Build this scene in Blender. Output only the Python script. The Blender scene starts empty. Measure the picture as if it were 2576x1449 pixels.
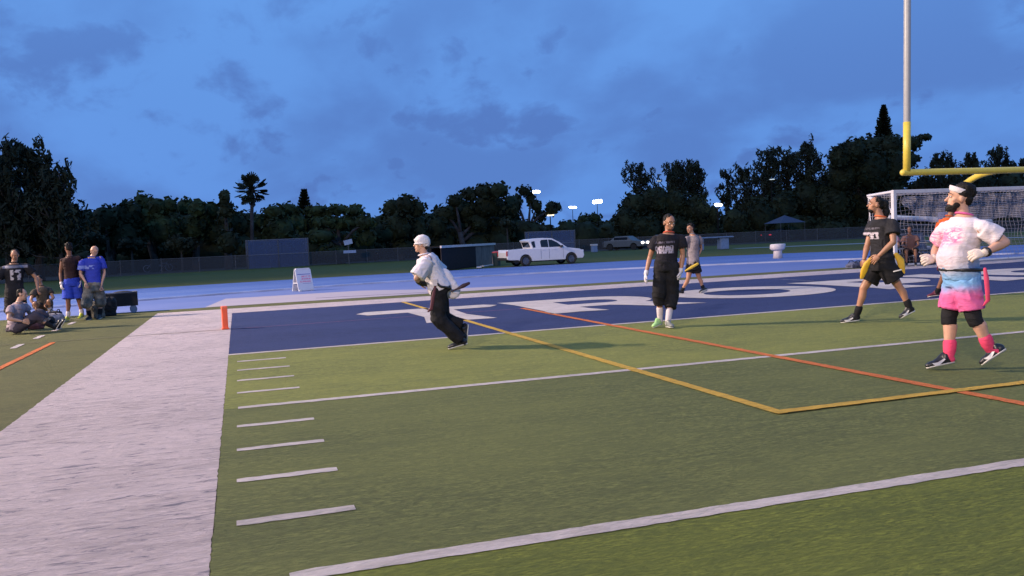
import bpy, bmesh, math, random
import numpy as np
from mathutils import Vector, Matrix, noise as mnoise
random.seed(7); rng = np.random.default_rng(7)
PI = math.pi
scene = bpy.context.scene
col = scene.collection

# ------------------------------------------------------------------ camera
CF, CX, CY, CZ, CYAW, CPIT, CROL = 2159.14, 0.2122, -13.0819, 1.4695, 0.307157, -0.0549395, -0.0450319
PW, PH = 2576, 1449
Fv = Vector((math.sin(CYAW)*math.cos(CPIT), math.cos(CYAW)*math.cos(CPIT), math.sin(CPIT)))
Rv = Vector((math.cos(CYAW), -math.sin(CYAW), 0)); Uv = Rv.cross(Fv)
R2 = Rv*math.cos(CROL) + Uv*math.sin(CROL); U2 = -Rv*math.sin(CROL) + Uv*math.cos(CROL)
CAM = Vector((CX, CY, CZ))
cam = bpy.data.cameras.new('camera'); camo = bpy.data.objects.new('camera', cam); col.objects.link(camo)
m = Matrix((R2, U2, -Fv)).transposed().to_4x4(); m.translation = CAM
camo.matrix_world = m
cam.sensor_width = 36; cam.lens = 36*CF/PW; cam.clip_start = 0.05; cam.clip_end = 3000
scene.camera = camo
scene.render.resolution_x = 1024; scene.render.resolution_y = 576

def ray(px, py):
    return Fv*CF + R2*(px-PW/2) + U2*(PH/2-py)
def gnd(px, py, z=0.0):
    v = ray(px, py); return CAM + v*((z-CAM.z)/v.z)
def atY(px, py, Y):
    v = ray(px, py); return CAM + v*((Y-CAM.y)/v.y)
def atD(px, py, D):
    v = ray(px, py); return CAM + v*(D/CF)

# ------------------------------------------------------------------ colour management, world, lamps
scene.view_settings.view_transform = 'Standard'; scene.view_settings.look = 'None'
scene.view_settings.gamma = 1; scene.view_settings.exposure = 0.0
scene.view_settings.use_curve_mapping = False

world = bpy.data.worlds.new('World'); scene.world = world; world.use_nodes = True
wt = world.node_tree; wt.nodes.clear()
def N(nt, typ, **kw):
    n = nt.nodes.new(typ)
    for k, v in kw.items():
        if k.startswith('i_'): n.inputs[k[2:].replace('_', ' ')].default_value = v
        else: setattr(n, k, v)
    return n
def ML(nt, op, a, b=None, c=None):
    n = nt.nodes.new('ShaderNodeMath'); n.operation = op
    for i, x in enumerate((a, b, c)):
        if x is None: continue
        if isinstance(x, (int, float)): n.inputs[i].default_value = x
        else: nt.links.new(x, n.inputs[i])
    return n.outputs[0]
def MIX(nt, f, a, b, mode='MIX'):
    n = nt.nodes.new('ShaderNodeMix'); n.data_type = 'RGBA'; n.blend_type = mode
    for i, x in ((0, f), (6, a), (7, b)):
        if isinstance(x, (int, float)): n.inputs[i].default_value = x
        elif isinstance(x, tuple): n.inputs[i].default_value = x if len(x) == 4 else (*x, 1)
        else: nt.links.new(x, n.inputs[i])
    return n.outputs[2]
def MR(nt, v, a, b, c=0.0, d=1.0, smooth=True):
    n = nt.nodes.new('ShaderNodeMapRange'); nt.links.new(v, n.inputs[0])
    n.inputs[1].default_value = a; n.inputs[2].default_value = b; n.inputs[3].default_value = c; n.inputs[4].default_value = d
    if smooth: n.interpolation_type = 'SMOOTHSTEP'
    return n.outputs[0]
def NOISE(nt, vec, scale, detail=4, rough=.55, dist=0.0):
    n = N(nt, 'ShaderNodeTexNoise'); n.inputs['Scale'].default_value = scale; n.inputs['Detail'].default_value = detail
    n.inputs['Roughness'].default_value = rough; n.inputs['Distortion'].default_value = dist
    if vec is not None: nt.links.new(vec, n.inputs['Vector'])
    return n.outputs['Fac']
def VMUL(nt, vec, s, off=(0, 0, 0), rot=(0, 0, 0)):
    n = N(nt, 'ShaderNodeMapping'); nt.links.new(vec, n.inputs['Vector'])
    n.inputs['Scale'].default_value = s; n.inputs['Location'].default_value = off; n.inputs['Rotation'].default_value = rot
    return n.outputs[0]

def build_world():
    nt = wt
    tc = N(nt, 'ShaderNodeTexCoord'); sep = N(nt, 'ShaderNodeSeparateXYZ'); nt.links.new(tc.outputs['Generated'], sep.inputs[0])
    z = ML(nt, 'MAXIMUM', sep.outputs[2], 0.0)
    # clouds lie on a plane overhead: project the direction on it
    zz = ML(nt, 'ADD', z, 0.50)
    cx = ML(nt, 'DIVIDE', sep.outputs[0], zz); cy = ML(nt, 'DIVIDE', sep.outputs[1], zz)
    cmb = N(nt, 'ShaderNodeCombineXYZ'); nt.links.new(cx, cmb.inputs[0]); nt.links.new(cy, cmb.inputs[1])
    v = VMUL(nt, cmb.outputs[0], (1.9, 1.7, 1), (-15, -9, 0), (0, 0, .5))
    n1 = NOISE(nt, v, 1.5, 6, .5, .15)
    n2 = NOISE(nt, VMUL(nt, cmb.outputs[0], (1.9, 1.6, 1), (-3, -12, 4), (0, 0, .5)), 4.6, 7, .55, .2)
    n3 = NOISE(nt, v, .55, 2, .5)
    big = MR(nt, n1, .42, .61)
    small = MR(nt, n2, .47, .66)
    low = MR(nt, z, .42, .10)
    mask = ML(nt, 'MULTIPLY', ML(nt, 'MAXIMUM', ML(nt, 'MULTIPLY', big, .75), ML(nt, 'MULTIPLY', small, .95)), ML(nt, 'ADD', ML(nt, 'MULTIPLY', low, .65), .32))
    grad = MIX(nt, MR(nt, z, 0.0, .45), (.120, .295, .76), (.155, .39, .89))
    grad = MIX(nt, MR(nt, n3, .38, .66, 0, .35), grad, (.100, .250, .65))
    c = MIX(nt, mask, grad, (.086, .188, .525))
    # a faint trace of the physical dusk sky keeps the horizon tone natural
    sky = N(nt, 'ShaderNodeTexSky'); sky.sky_type = 'NISHITA'; sky.sun_disc = False
    sky.sun_elevation = math.radians(1.0); sky.sun_rotation = math.radians(-65)
    c2 = MIX(nt, 1.0, c, MIX(nt, 1.0, sky.outputs[0], (.004, .004, .004), 'MULTIPLY'), 'ADD')
    bg = N(nt, 'ShaderNodeBackground'); nt.links.new(c2, bg.inputs[0]); bg.inputs[1].default_value = 1.0
    out = N(nt, 'ShaderNodeOutputWorld'); nt.links.new(bg.outputs[0], out.inputs[0])
build_world()

# a weak, very soft sun: the last warm glow of the dusk sky behind the field
sl = bpy.data.lights.new('sun', 'SUN'); sl.energy = 0.35; sl.angle = math.radians(30); sl.color = (1, .78, .6)
so = bpy.data.objects.new('sun', sl); col.objects.link(so)
so.rotation_euler = Vector((.88, -.2, -.45)).to_track_quat('-Z', 'Y').to_euler()

FLOOD_A, FLOOD_B = 250000, 125000      # watts of the two masts that light this field

# ------------------------------------------------------------------ materials
def new_mat(name):
    mt = bpy.data.materials.new(name); mt.use_nodes = True; nt = mt.node_tree; nt.nodes.clear()
    out = N(nt, 'ShaderNodeOutputMaterial'); b = N(nt, 'ShaderNodeBsdfPrincipled'); nt.links.new(b.outputs[0], out.inputs[0])
    return mt, nt, b
def setin(nt, b, k, v):
    if isinstance(v, (int, float)): b.inputs[k].default_value = v
    elif isinstance(v, tuple): b.inputs[k].default_value = v if len(v) == 4 else (*v, 1)
    else: nt.links.new(v, b.inputs[k])
def bump(nt, b, h, strength=.4, dist=.01):
    n = N(nt, 'ShaderNodeBump'); nt.links.new(h, n.inputs['Height']); n.inputs['Strength'].default_value = strength
    n.inputs['Distance'].default_value = dist; nt.links.new(n.outputs[0], b.inputs['Normal'])
def simple(name, c, rough=.6, metal=0.0, var=.12, scale=8, bmp=0.0, spec=.5):
    mt, nt, b = new_mat(name)
    tc = N(nt, 'ShaderNodeTexCoord').outputs['Object']
    n = NOISE(nt, tc, scale, 5)
    lo = tuple(x*(1-var) for x in c); hi = tuple(min(1, x*(1+var)) for x in c)
    setin(nt, b, 'Base Color', MIX(nt, MR(nt, n, .3, .7), lo, hi)); setin(nt, b, 'Roughness', rough); setin(nt, b, 'Metallic', metal)
    b.inputs['Specular IOR Level'].default_value = spec
    if bmp: bump(nt, b, NOISE(nt, tc, scale*6, 3), bmp, .005)
    return mt
def emit(name, c, s):
    mt, nt, b = new_mat(name)
    setin(nt, b, 'Base Color', c); setin(nt, b, 'Emission Color', c); b.inputs['Emission Strength'].default_value = s
    return mt
def turf(name, c, warm=(1.12, 1.05, .8), fleck=.35, fl_col=None, amount=1.0):
    """artificial grass or paint on it: blades lie over in drifts, so grain is longer across the field than along"""
    mt, nt, b = new_mat(name)
    pos = N(nt, 'ShaderNodeNewGeometry').outputs['Position']
    fine = NOISE(nt, VMUL(nt, pos, (16, 60, 1)), 1.0, 5, .7)
    mid = NOISE(nt, VMUL(nt, pos, (3.0, 13, 1), (4, 2, 0)), 1.0, 7, .72, .8)
    big = NOISE(nt, VMUL(nt, pos, (.35, .8, 1), (9, 1, 0)), 1.0, 4, .6)
    dk = tuple(x*(1-fleck) for x in c); lt = tuple(min(1, x*(1+fleck*.9)*w) for x, w in zip(c, warm))
    cc = MIX(nt, MR(nt, fine, .30, .70), dk, lt)
    cc = MIX(nt, MR(nt, mid, .40, .62, 0, .75), cc, tuple(x*.66 for x in c))
    patch = NOISE(nt, VMUL(nt, pos, (.9, 1.6, 1), (3, 7, 0)), 1.0, 5, .65, .5)
    cc = MIX(nt, MR(nt, patch, .48, .68, 0, .30), cc, tuple(x*.72 for x in c))
    cc = MIX(nt, MR(nt, big, .35, .65, 0, .45), cc, tuple(x*w*1.12 for x, w in zip(c, warm)))
    if fl_col:
        cc = MIX(nt, MR(nt, NOISE(nt, VMUL(nt, pos, (4.5, 17, 1), (2, 7, 0)), 1.0, 6, .72, .9), .52, .68, 0, .70*amount), cc, fl_col)
    setin(nt, b, 'Base Color', cc); setin(nt, b, 'Roughness', .85); b.inputs['Specular IOR Level'].default_value = .25
    bump(nt, b, ML(nt, 'ADD', fine, ML(nt, 'MULTIPLY', mid, 1.2)), 1.0, .045)
    return mt

MT = {}
MT['turf_light'] = turf('turf_light', (.212, .246, .080), fleck=.50)
MT['turf_dark'] = turf('turf_dark', (.132, .160, .060), (1.15, 1.08, .9), .52)
MT['turf_mid'] = turf('turf_mid', (.134, .174, .038), (1.2, 1.08, .8), .56)
MT['turf_side'] = turf('turf_side', (.122, .136, .056), (1.1, 1.0, .85), .4)
MT['turf_blue'] = turf('turf_blue', (.028, .047, .152), (1.2, 1.1, 1.0), .38)
MT['white_turf'] = turf('white_turf', (.56, .485, .505), (1.0, 1.0, 1.0), .22, (.15, .15, .20), 1.3)
MT['white_line'] = turf('white_line', (.60, .55, .55), (1, 1, 1), .16, (.24, .26, .22), .8)
MT['yellow_line'] = turf('yellow_line', (.62, .40, .07), (1, 1, 1), .2, (.25, .22, .06), .6)
MT['orange_line'] = turf('orange_line', (.66, .19, .06), (1, 1, 1), .2, (.3, .14, .05), .6)
MT['pink_line'] = turf('pink_line', (.26, .13, .25), (1, 1, 1), .3)
MT['grass'] = turf('grass', (.080, .110, .022), (1.35, 1.0, .8), .40)

def track_mat(name, c, c2, lines=False):
    mt, nt, b = new_mat(name)
    pos = N(nt, 'ShaderNodeNewGeometry').outputs['Position']
    n = NOISE(nt, VMUL(nt, pos, (.12, .5, 1)), 1.0, 5, .6)
    f = NOISE(nt, pos, 40, 2)
    cc = MIX(nt, MR(nt, n, .35, .68), c, c2)
    cc = MIX(nt, MR(nt, f, .3, .7, 0, .25), cc, tuple(x*.7 for x in c))
    setin(nt, b, 'Base Color', cc); setin(nt, b, 'Roughness', .75); b.inputs['Specular IOR Level'].default_value = .3
    bump(nt, b, f, .3, .004)
    return mt
MT['track'] = track_mat('track_rubber', (.080, .145, .38), (.105, .175, .42))
MT['dzone'] = track_mat('dzone_rubber', (.115, .165, .38), (.145, .190, .40))
MT['pad'] = track_mat('pad', (.33, .30, .37), (.38, .34, .38))
MT['fence_metal'] = simple('fence_metal', (.085, .085, .095), .6)
MT['screen'] = simple('screen_dark', (.016, .015, .015), .95, spec=.05)
MT['soil'] = simple('soil', (.022, .022, .015), .95, var=.4, scale=1)
MT['concrete'] = simple('concrete', (.30, .30, .33), .85, scale=2)

def mats_from(o, mt):
    o.data.materials.clear()
    o.data.materials.append(mt)

# ------------------------------------------------------------------ object helpers
def link(name, me, mt=None, parent=None, kind=None, label=None, cat=None, group=None):
    o = bpy.data.objects.new(name, me); col.objects.link(o)
    if mt is not None and me is not None: me.materials.clear(); me.materials.append(mt)
    if parent is not None: o.parent = parent
    if kind: o['kind'] = kind
    if label: o['label'] = label
    if cat: o['category'] = cat
    if group: o['group'] = group
    return o
def thing(name, label, cat, loc=(0, 0, 0), rz=0.0, group=None):
    o = bpy.data.objects.new(name, None); col.objects.link(o); o.location = loc; o.rotation_euler = (0, 0, rz)
    o.empty_display_size = .1
    o['label'] = label; o['category'] = cat
    if group: o['group'] = group
    return o

class M:
    """collects closed primitives into one vertex and face list"""
    def __init__(s): s.v = []; s.f = []
    def add(s, vs, fs):
        k = len(s.v); s.v += [tuple(x) for x in vs]; s.f += [tuple(i+k for i in f) for f in fs]; return s
    def box(s, c, d, R=None):
        vs = []
        for x in (-.5, .5):
            for y in (-.5, .5):
                for z in (-.5, .5):
                    p = Vector((x*d[0], y*d[1], z*d[2]))
                    if R is not None: p = R @ p
                    vs.append(Vector(c)+p)
        return s.add(vs, [(0, 1, 3, 2), (4, 6, 7, 5), (0, 4, 5, 1), (2, 3, 7, 6), (0, 2, 6, 4), (1, 5, 7, 3)])
    def bar(s, a, b, w, h, up=(0, 0, 1)):
        a, b = Vector(a), Vector(b); d = (b-a); L = d.length; d = d/L
        u = Vector(up)
        if abs(d.dot(u)) > .98: u = Vector((0, 1, 0))
        x = d.cross(u).normalized(); z = x.cross(d)
        return s.box((a+b)/2, (w, L, h), Matrix((x, d, z)).transposed())
    def rings(s, rs, n=12, axx=None, round_ends=False):
        """rs: list of (centre, rx, ry, X axis, Y axis) cross-sections, flat ends"""
        k = len(s.v)
        for c, rx, ry, X, Y in rs:
            for i in range(n):
                a = 2*PI*i/n
                s.v.append(tuple(Vector(c)+X*(rx*math.cos(a))+Y*(ry*math.sin(a))))
        m_ = len(rs)
        for j in range(m_-1):
            for i in range(n):
                a = k+j*n+i; b = k+j*n+(i+1) % n
                s.f.append((a, b, b+n, a+n))
        s.f.append(tuple(k+i for i in range(n))[::-1]); s.f.append(tuple(k+(m_-1)*n+i for i in range(n)))
        return s
    def tube(s, pts, rs, n=10, flat=None, rat=1.0, ref=None, ends=True):
        """tapered tube along pts; rs radii; rat squashes the second axis"""
        pts = [Vector(p) for p in pts]
        if not isinstance(rs, (list, tuple)): rs = [rs]*len(pts)
        out = []
        ref = Vector(ref) if ref is not None else None
        X = None
        for i, p in enumerate(pts):
            d = (pts[min(i+1, len(pts)-1)]-pts[max(i-1, 0)]).normalized()
            if X is None:
                u = ref if ref is not None else (Vector((0, 0, 1)) if abs(d.z) < .9 else Vector((1, 0, 0)))
                X = (u-d*u.dot(d)).normalized()
            else: X = (X-d*X.dot(d)).normalized()
            Y = d.cross(X)
            out.append((p, rs[i], rs[i]*rat, X, Y))
        if ends:   # round caps
            d0 = (pts[0]-pts[1]).normalized(); d1 = (pts[-1]-pts[-2]).normalized()
            c0 = out[0]; c1 = out[-1]
            pre = [(c0[0]+d0*c0[1]*k, c0[1]*q, c0[2]*q, c0[3], c0[4]) for k, q in ((.95, .25), (.75, .65), (.4, .92))]
            post = [(c1[0]+d1*c1[1]*k, c1[1]*q, c1[2]*q, c1[3], c1[4]) for k, q in ((.4, .92), (.75, .65), (.95, .25))]
            out = pre+out+post
        return s.rings(out, n)
    def ell(s, c, r, R=None, nu=12, nv=8):
        c = Vector(c); k = len(s.v)
        def tr(p):
            return c+(R @ p if R is not None else p)
        s.v.append(tuple(tr(Vector((0, 0, r[2])))))
        for j in range(1, nv):
            t = PI*j/nv
            for i in range(nu):
                a = 2*PI*i/nu
                s.v.append(tuple(tr(Vector((r[0]*math.sin(t)*math.cos(a), r[1]*math.sin(t)*math.sin(a), r[2]*math.cos(t))))))
        s.v.append(tuple(tr(Vector((0, 0, -r[2])))))
        e = len(s.v)-1
        for i in range(nu): s.f.append((k, k+1+i, k+1+(i+1) % nu))
        for j in range(nv-2):
            for i in range(nu):
                a = k+1+j*nu+i; b = k+1+j*nu+(i+1) % nu
                s.f.append((a, a+nu, b+nu, b))
        for i in range(nu): s.f.append((e, k+1+(nv-2)*nu+(i+1) % nu, k+1+(nv-2)*nu+i))
        return s
    def mesh(s, name='mesh', smooth=False):
        me = bpy.data.meshes.new(name); me.from_pydata(s.v, [], s.f); me.validate(); me.update()
        if smooth: me.polygons.foreach_set('use_smooth', [True]*len(me.polygons))
        return me
    def fuse(s, voxel, smooth=4, raw=None, wrinkle=None):
        """one continuous skin over all the primitives"""
        me = s.mesh('tmp')
        bm = bmesh.new(); bm.from_mesh(me); bmesh.ops.recalc_face_normals(bm, faces=bm.faces); bm.to_mesh(me); bm.free()
        o = bpy.data.objects.new('tmp', me); col.objects.link(o)
        md = o.modifiers.new('r', 'REMESH'); md.mode = 'VOXEL'; md.voxel_size = voxel; md.use_smooth_shade = True
        if smooth:
            sm = o.modifiers.new('s', 'SMOOTH'); sm.iterations = smooth; sm.factor = .5
        dg = bpy.context.evaluated_depsgraph_get(); dg.update()
        ev = o.evaluated_get(dg); me2 = bpy.data.meshes.new_from_object(ev)
        bpy.data.objects.remove(o); bpy.data.meshes.remove(me)
        if wrinkle:
            amp, sc, seed = wrinkle
            nv = len(me2.vertices)
            co = np.empty(nv*3); me2.vertices.foreach_get('co', co); co = co.reshape(-1, 3)
            no = np.empty(nv*3); me2.vertices.foreach_get('normal', no); no = no.reshape(-1, 3)
            for i in range(nv):
                p = co[i]
                w = mnoise.noise(Vector((p[0]*sc*.6+seed, p[1]*sc*.6, p[2]*sc*.45)))*1.5
                q = mnoise.noise(Vector((p[0]*sc*1.1+seed*2+w*1.5, p[1]*sc*1.1+5, p[2]*sc*2.2+p[0]*sc+w)))
                co[i] += no[i]*amp*(w*.8 + (abs(q)*-2.2+.5))
            me2.vertices.foreach_set('co', co.reshape(-1))
        if raw is not None:
            vs = [tuple(v.co) for v in me2.vertices]; fs = [tuple(p.vertices) for p in me2.polygons]
            k = len(vs); vs += raw.v; fs += [tuple(i+k for i in f) for f in raw.f]
            me3 = bpy.data.meshes.new('m'); me3.from_pydata(vs, [], fs); me3.update(); bpy.data.meshes.remove(me2); me2 = me3
        me2.polygons.foreach_set('use_smooth', [True]*len(me2.polygons))
        me2.update()
        return me2

def sheet(name, pts, z, mt, parent=None, kind='structure', thick=0.0):
    n = len(pts)
    me = bpy.data.meshes.new(name)
    me.from_pydata([(p[0], p[1], z) for p in pts], [], [tuple(range(n))]); me.update()
    if me.polygons[0].normal.z < 0: me.flip_normals()
    o = link(name, me, mt, parent)
    if parent is None: o['kind'] = kind
    return o
def rect(x0, y0, x1, y1): return [(x0, y0), (x1, y0), (x1, y1), (x0, y1)]

# ------------------------------------------------------------------ ground, field, lines
G = sheet('ground', rect(-900, -300, 1300, 1600), -.030, MT['soil'])
grass = sheet('grass_field', [(-90, 5), (-60, -60), (120, -60), (140, 60), (75, 62), (52, 66), (30, 72), (12, 71), (-5, 68), (-20, 57), (-60, 45)], -.020, MT['grass'])

def arc_poly(pts, n=8):
    out = []
    P = [Vector((*p, 0)) for p in pts]
    for i in range(len(P)-1):
        p0 = P[max(i-1, 0)]; p1 = P[i]; p2 = P[i+1]; p3 = P[min(i+2, len(P)-1)]
        for k in range(n):
            t = k/n
            q = .5*((2*p1)+(-p0+p2)*t+(2*p0-5*p1+4*p2-p3)*t*t+(-p0+3*p1-3*p2+p3)*t**3)
            out.append((q.x, q.y))
    out.append(pts[-1]); return out
outer = arc_poly([(-48, -25), (-40, 0), (-26, 19), (-10, 29.2), (0, 32.0), (9.5, 33.0), (20, 32.8), (28, 32.0), (37, 26.8), (48, 16), (58, -2), (62, -25)])
inner = arc_poly([(-36, -25), (-30, -4), (-20, 9.5), (-6, 17.2), (0, 20.0), (6, 21.8), (13, 22.3), (20, 20.5), (27, 17.2), (36, 9.5), (44, -2), (48, -25)])
def band(name, a, b, z, mt, parent=None):
    n = min(len(a), len(b)); vs = [(x, y, z) for x, y in a[:n]]+[(x, y, z) for x, y in b[:n]]
    me = bpy.data.meshes.new(name); me.from_pydata(vs, [], [(i, i+1, n+i+1, n+i) for i in range(n-1)]); me.update()
    if me.polygons[0].normal.z < 0: me.flip_normals()
    o = link(name, me, mt, parent)
    if parent is None: o['kind'] = 'structure'
    return o
track = band('running_track', outer, inner, -.012, MT['track'])
def lerp_poly(a, b, t): return [((1-t)*p[0]+t*q[0], (1-t)*p[1]+t*q[1]) for p, q in zip(a, b)]
MT['lane'] = simple('lane_paint', (.40, .44, .58), .7, var=.25, scale=.4)
MT['lane_dark'] = simple('lane_worn', (.05, .08, .24), .8, var=.4, scale=.3)
for k in range(1, 8):
    t = k/8
    band('lane_line', lerp_poly(outer, inner, t-.0022), lerp_poly(outer, inner, t+.0022), -.008, MT['lane_dark'] if k in (3, 6) else MT['lane'], track)
kerb_o = lerp_poly(outer, inner, 1.0); kerb_i = lerp_poly(outer, inner, 1.03)
# raised kerb along the inside of the track
def kerb(a, b, z0, z1, name, mt, parent):
    mm = M(); n = len(a)
    vs = []
    for p, q in zip(a, b): vs += [(p[0], p[1], z0), (p[0], p[1], z1), (q[0], q[1], z1), (q[0], q[1], z0)]
    fs = []
    for i in range(n-1):
        for j in range(4):
            fs.append((4*i+j, 4*i+(j+1) % 4, 4*(i+1)+(j+1) % 4, 4*(i+1)+j))
    mm.add(vs, fs); me = mm.mesh(name)
    bm = bmesh.new(); bm.from_mesh(me); bmesh.ops.recalc_face_normals(bm, faces=bm.faces); bm.to_mesh(me); bm.free()
    return link(name, me, mt, parent)
kerb(lerp_poly(outer, inner, 1.0), lerp_poly(outer, inner, 1.008), -.02, .045, 'track_kerb', simple('kerb_alu', (.40, .43, .56), .5, var=.2, scale=1), track)
dz = [(x, y) for x, y in lerp_poly(outer, inner, 1.0) if y > 12.25]
dzone = sheet('high_jump_apron', dz+[(dz[-1][0], 12.3), (dz[0][0], 12.3)], -.016, MT['dzone'])
pad = sheet('runway_pad', [(-.75, 12.45), (-.25, 16.7), (4.2, 16.6), (6.4, 14.6), (9.5, 13.35), (10.2, 12.45)], -.008, MT['pad'])
seam = M(); seam.bar((2.4, 13.6, -.004), (6.6, 12.9, -.004), .07, .006)
link('pad_seam', seam.mesh(), simple('seam', (.17, .16, .22), .8), pad)

field = sheet('field_turf', rect(-14, -40, 60, 12.3), -.004, MT['turf_side'])
yd = .9144
z1, z2, z3, z4 = .000, .004, .008, .012
# mown panels of the carpet, five yards each
for k in range(0, 5):
    sheet('turf_panel', rect(0, -5*yd*(k+1), 49, -5*yd*k), z1, (MT['turf_light'], MT['turf_dark'], MT['turf_mid'], MT['turf_dark'], MT['turf_mid'])[k], field)
ez = sheet('end_zone', rect(0, 0, 49, 10*yd), z1, MT['turf_blue'])
sheet('end_line', rect(0, 10*yd, 49, 10.97), z1, MT['white_turf'], field)
sheet('goal_line', rect(0, -.07, 49, .06), z2, MT['white_line'], field)
def line_strip(name, x0, y0, x1, y1, w, mt, z=z2, parent=None, jag=.006):
    d = Vector((x1-x0, y1-y0)); L = d.length; d /= L; nrm = Vector((-d.y, d.x)); n = max(2, int(L/.06))
    vs = []; rr = random.Random(int(x0*100+y0*37))
    for i in range(n+1):
        p = Vector((x0, y0))+d*(L*i/n); e = .85 if i in (0, n) and w < 1 else 1
        a = p+nrm*(w/2*e+rr.uniform(-jag, jag)); b = p-nrm*(w/2*e+rr.uniform(-jag, jag))
        vs += [(a.x, a.y, z), (b.x, b.y, z)]
    me = bpy.data.meshes.new(name); me.from_pydata(vs, [], [(2*i, 2*i+1, 2*i+3, 2*i+2) for i in range(n)]); me.update()
    if me.polygons[0].normal.z < 0: me.flip_normals()
    return link(name, me, mt, parent)
line_strip('sideline', -.93, -16, -.93, 10.97, 1.86, MT['white_turf'], z1, field, .008)
for k in range(1, 7):
    line_strip('yard_line', .13 if k == 1 else .35, -5*yd*k, 49, -5*yd*k, .12, MT['white_line'], z2, field)
for k in range(1, 20):
    if k % 5: line_strip('hash_mark', .12, -k*yd, .76, -k*yd, .10, MT['white_line'], z2, field)
line_strip('yellow_line', 4.24, 9.12, 4.26, -7.30, .11, MT['yellow_line'], z3, field)
line_strip('yellow_line', 4.20, -7.24, 40, -7.24, .11, MT['yellow_line'], z4, field)
line_strip('orange_line', 5.99, 4.47, 6.14, -30, .115, MT['orange_line'], z3, field)
line_strip('pink_line', .0, 4.42, 5.99, 4.42, .035, MT['pink_line'], z2+.001, ez, .004)
line_strip('orange_line', -3.07, 4.25, -3.10, -30, .10, MT['orange_line'], z2, field)
MT['seam_dark'] = turf('seam_dark', (.085, .095, .055), (1, 1, 1), .3)
line_strip('turf_seam', -12, 4.44, -.05, 4.42, .05, turf('seam_worn', (.20, .19, .13), (1, 1, 1), .3), z2, field, .01)
for k in range(9):
    y0 = 9.2-1.75*k-.35
    if y0 > 1.6: line_strip('dash_line', -3.58, y0, -3.60, y0+.75, .11, MT['white_line'], z2, field)

# block letters of the end zone, flared like wood type
def letter(ch, outer_pts, hole=None):
    me = bpy.data.meshes.new('letter'); bm = bmesh.new()
    def ring(pts):
        vs = [bm.verts.new((x, y, z3)) for x, y in pts]
        return [bm.edges.new((vs[i], vs[(i+1) % len(vs)])) for i in range(len(vs))]
    ed = ring(outer_pts)
    if hole: ed += ring(hole)
    bmesh.ops.triangle_fill(bm, use_beauty=True, use_dissolve=False, edges=ed)
    bmesh.ops.recalc_face_normals(bm, faces=bm.faces)
    for f in bm.faces:
        if f.normal.z < 0: f.normal_flip()
    bm.to_mesh(me); bm.free()
    return link('letter', me, MT['white_line'], ez)
B, T_ = 2.72, 6.40
def arc(cx, cy, rx, ry, a0, a1, n=14):
    return [(cx+rx*math.cos(math.radians(a0+(a1-a0)*i/n)), cy+ry*math.sin(math.radians(a0+(a1-a0)*i/n))) for i in range(n+1)]
letter('T', [(2.62, 5.93), (2.86, 6.36), (5.62, 6.26), (5.84, 5.86), (5.55, 5.45), (4.70, 5.42), (4.63, 4.0), (4.88, B-.06), (4.2, B-.02), (3.50, B-.06), (3.74, 4.0), (3.67, 5.42), (2.80, 5.40)])
letter('R', [(6.02, 6.46), (6.40, 6.36)]+arc(8.15, 5.14, 1.12, 1.22, 90, -58, 12)+[(8.95, 3.35), (9.42, B-.1), (8.9, B+.03), (8.35, B+.05), (7.95, 3.55), (7.75, 3.78), (7.06, 3.80), (7.08, 3.3), (7.22, B-.10), (6.6, B), (5.98, B-.10), (6.10, 3.4), (6.12, 5.4)],
       [(7.07, 5.48)]+arc(8.0, 4.98, .42, .48, 90, -90, 8)+[(7.07, 4.52)])
letter('O', arc(11.74, 4.58, 1.95, 1.82, 0, 352, 40), arc(11.62, 4.55, 1.02, .92, 0, 345, 24))
letter('P', [(14.10, 6.50), (14.5, 6.38)]+arc(15.98, 5.14, 1.12, 1.22, 90, -90, 14)+[(15.22, 3.9), (15.25, 3.3), (15.40, B-.08), (14.75, B), (14.06, B-.08), (14.20, 3.4), (14.22, 5.4)],
       [(15.2, 5.5)]+arc(15.9, 5.08, .40, .42, 90, -90, 8)+[(15.2, 4.66)])
letter('I', [(17.28, 6.52), (17.9, 6.40), (18.62, 6.52), (18.50, 5.5), (18.50, 3.6), (18.68, B-.10), (18.05, B), (17.36, B-.10), (17.50, 3.5), (17.50, 5.5)])
letter('C', arc(21.0, 4.58, 1.92, 1.84, 38, 322, 26)+[(21.75, 4.0)]+arc(21.05, 4.58, .92, .90, 310, 50, 14)+[(21.8, 5.1)])
line_strip('scuff', 15.2, 8.95, 15.1, 6.65, .10, turf('scuff', (.16, .17, .24), (1, 1, 1), .3), z2+.001, ez, .03)

# far paths beyond the track on the right
sheet('far_path', [(40, 50.5), (52, 43.5), (62, 36), (60, 33.8), (50, 41.2), (39.5, 48.6)], -.014, MT['concrete'])

# ------------------------------------------------------------------ pylon
def merge_normals(me):
    bm = bmesh.new(); bm.from_mesh(me); bmesh.ops.recalc_face_normals(bm, faces=bm.faces); bm.to_mesh(me); bm.free(); return me
def bevel(me, w, seg=2):
    bm = bmesh.new(); bm.from_mesh(me); bmesh.ops.recalc_face_normals(bm, faces=bm.faces)
    bmesh.ops.bevel(bm, geom=[e for e in bm.edges if e.calc_face_angle(0) > .5], offset=w, segments=seg, affect='EDGES', profile=.6)
    bm.to_mesh(me); bm.free(); return me
MT['pylon'] = simple('pylon_vinyl', (.88, .13, .045), .5, var=.08)
t = thing('pylon', 'orange corner pylon standing where the white sideline meets the blue end zone', 'pylon', (-.10, 4.50, .004), .15)
pm = M().box((0, 0, .235), (.105, .105, .43)); link('foam_block', bevel(pm.mesh(), .012), MT['pylon'], t)
pm = M().box((0, 0, .0125), (.135, .135, .025)); link('base_plate', bevel(pm.mesh(), .006), MT['pylon'], t)
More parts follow.
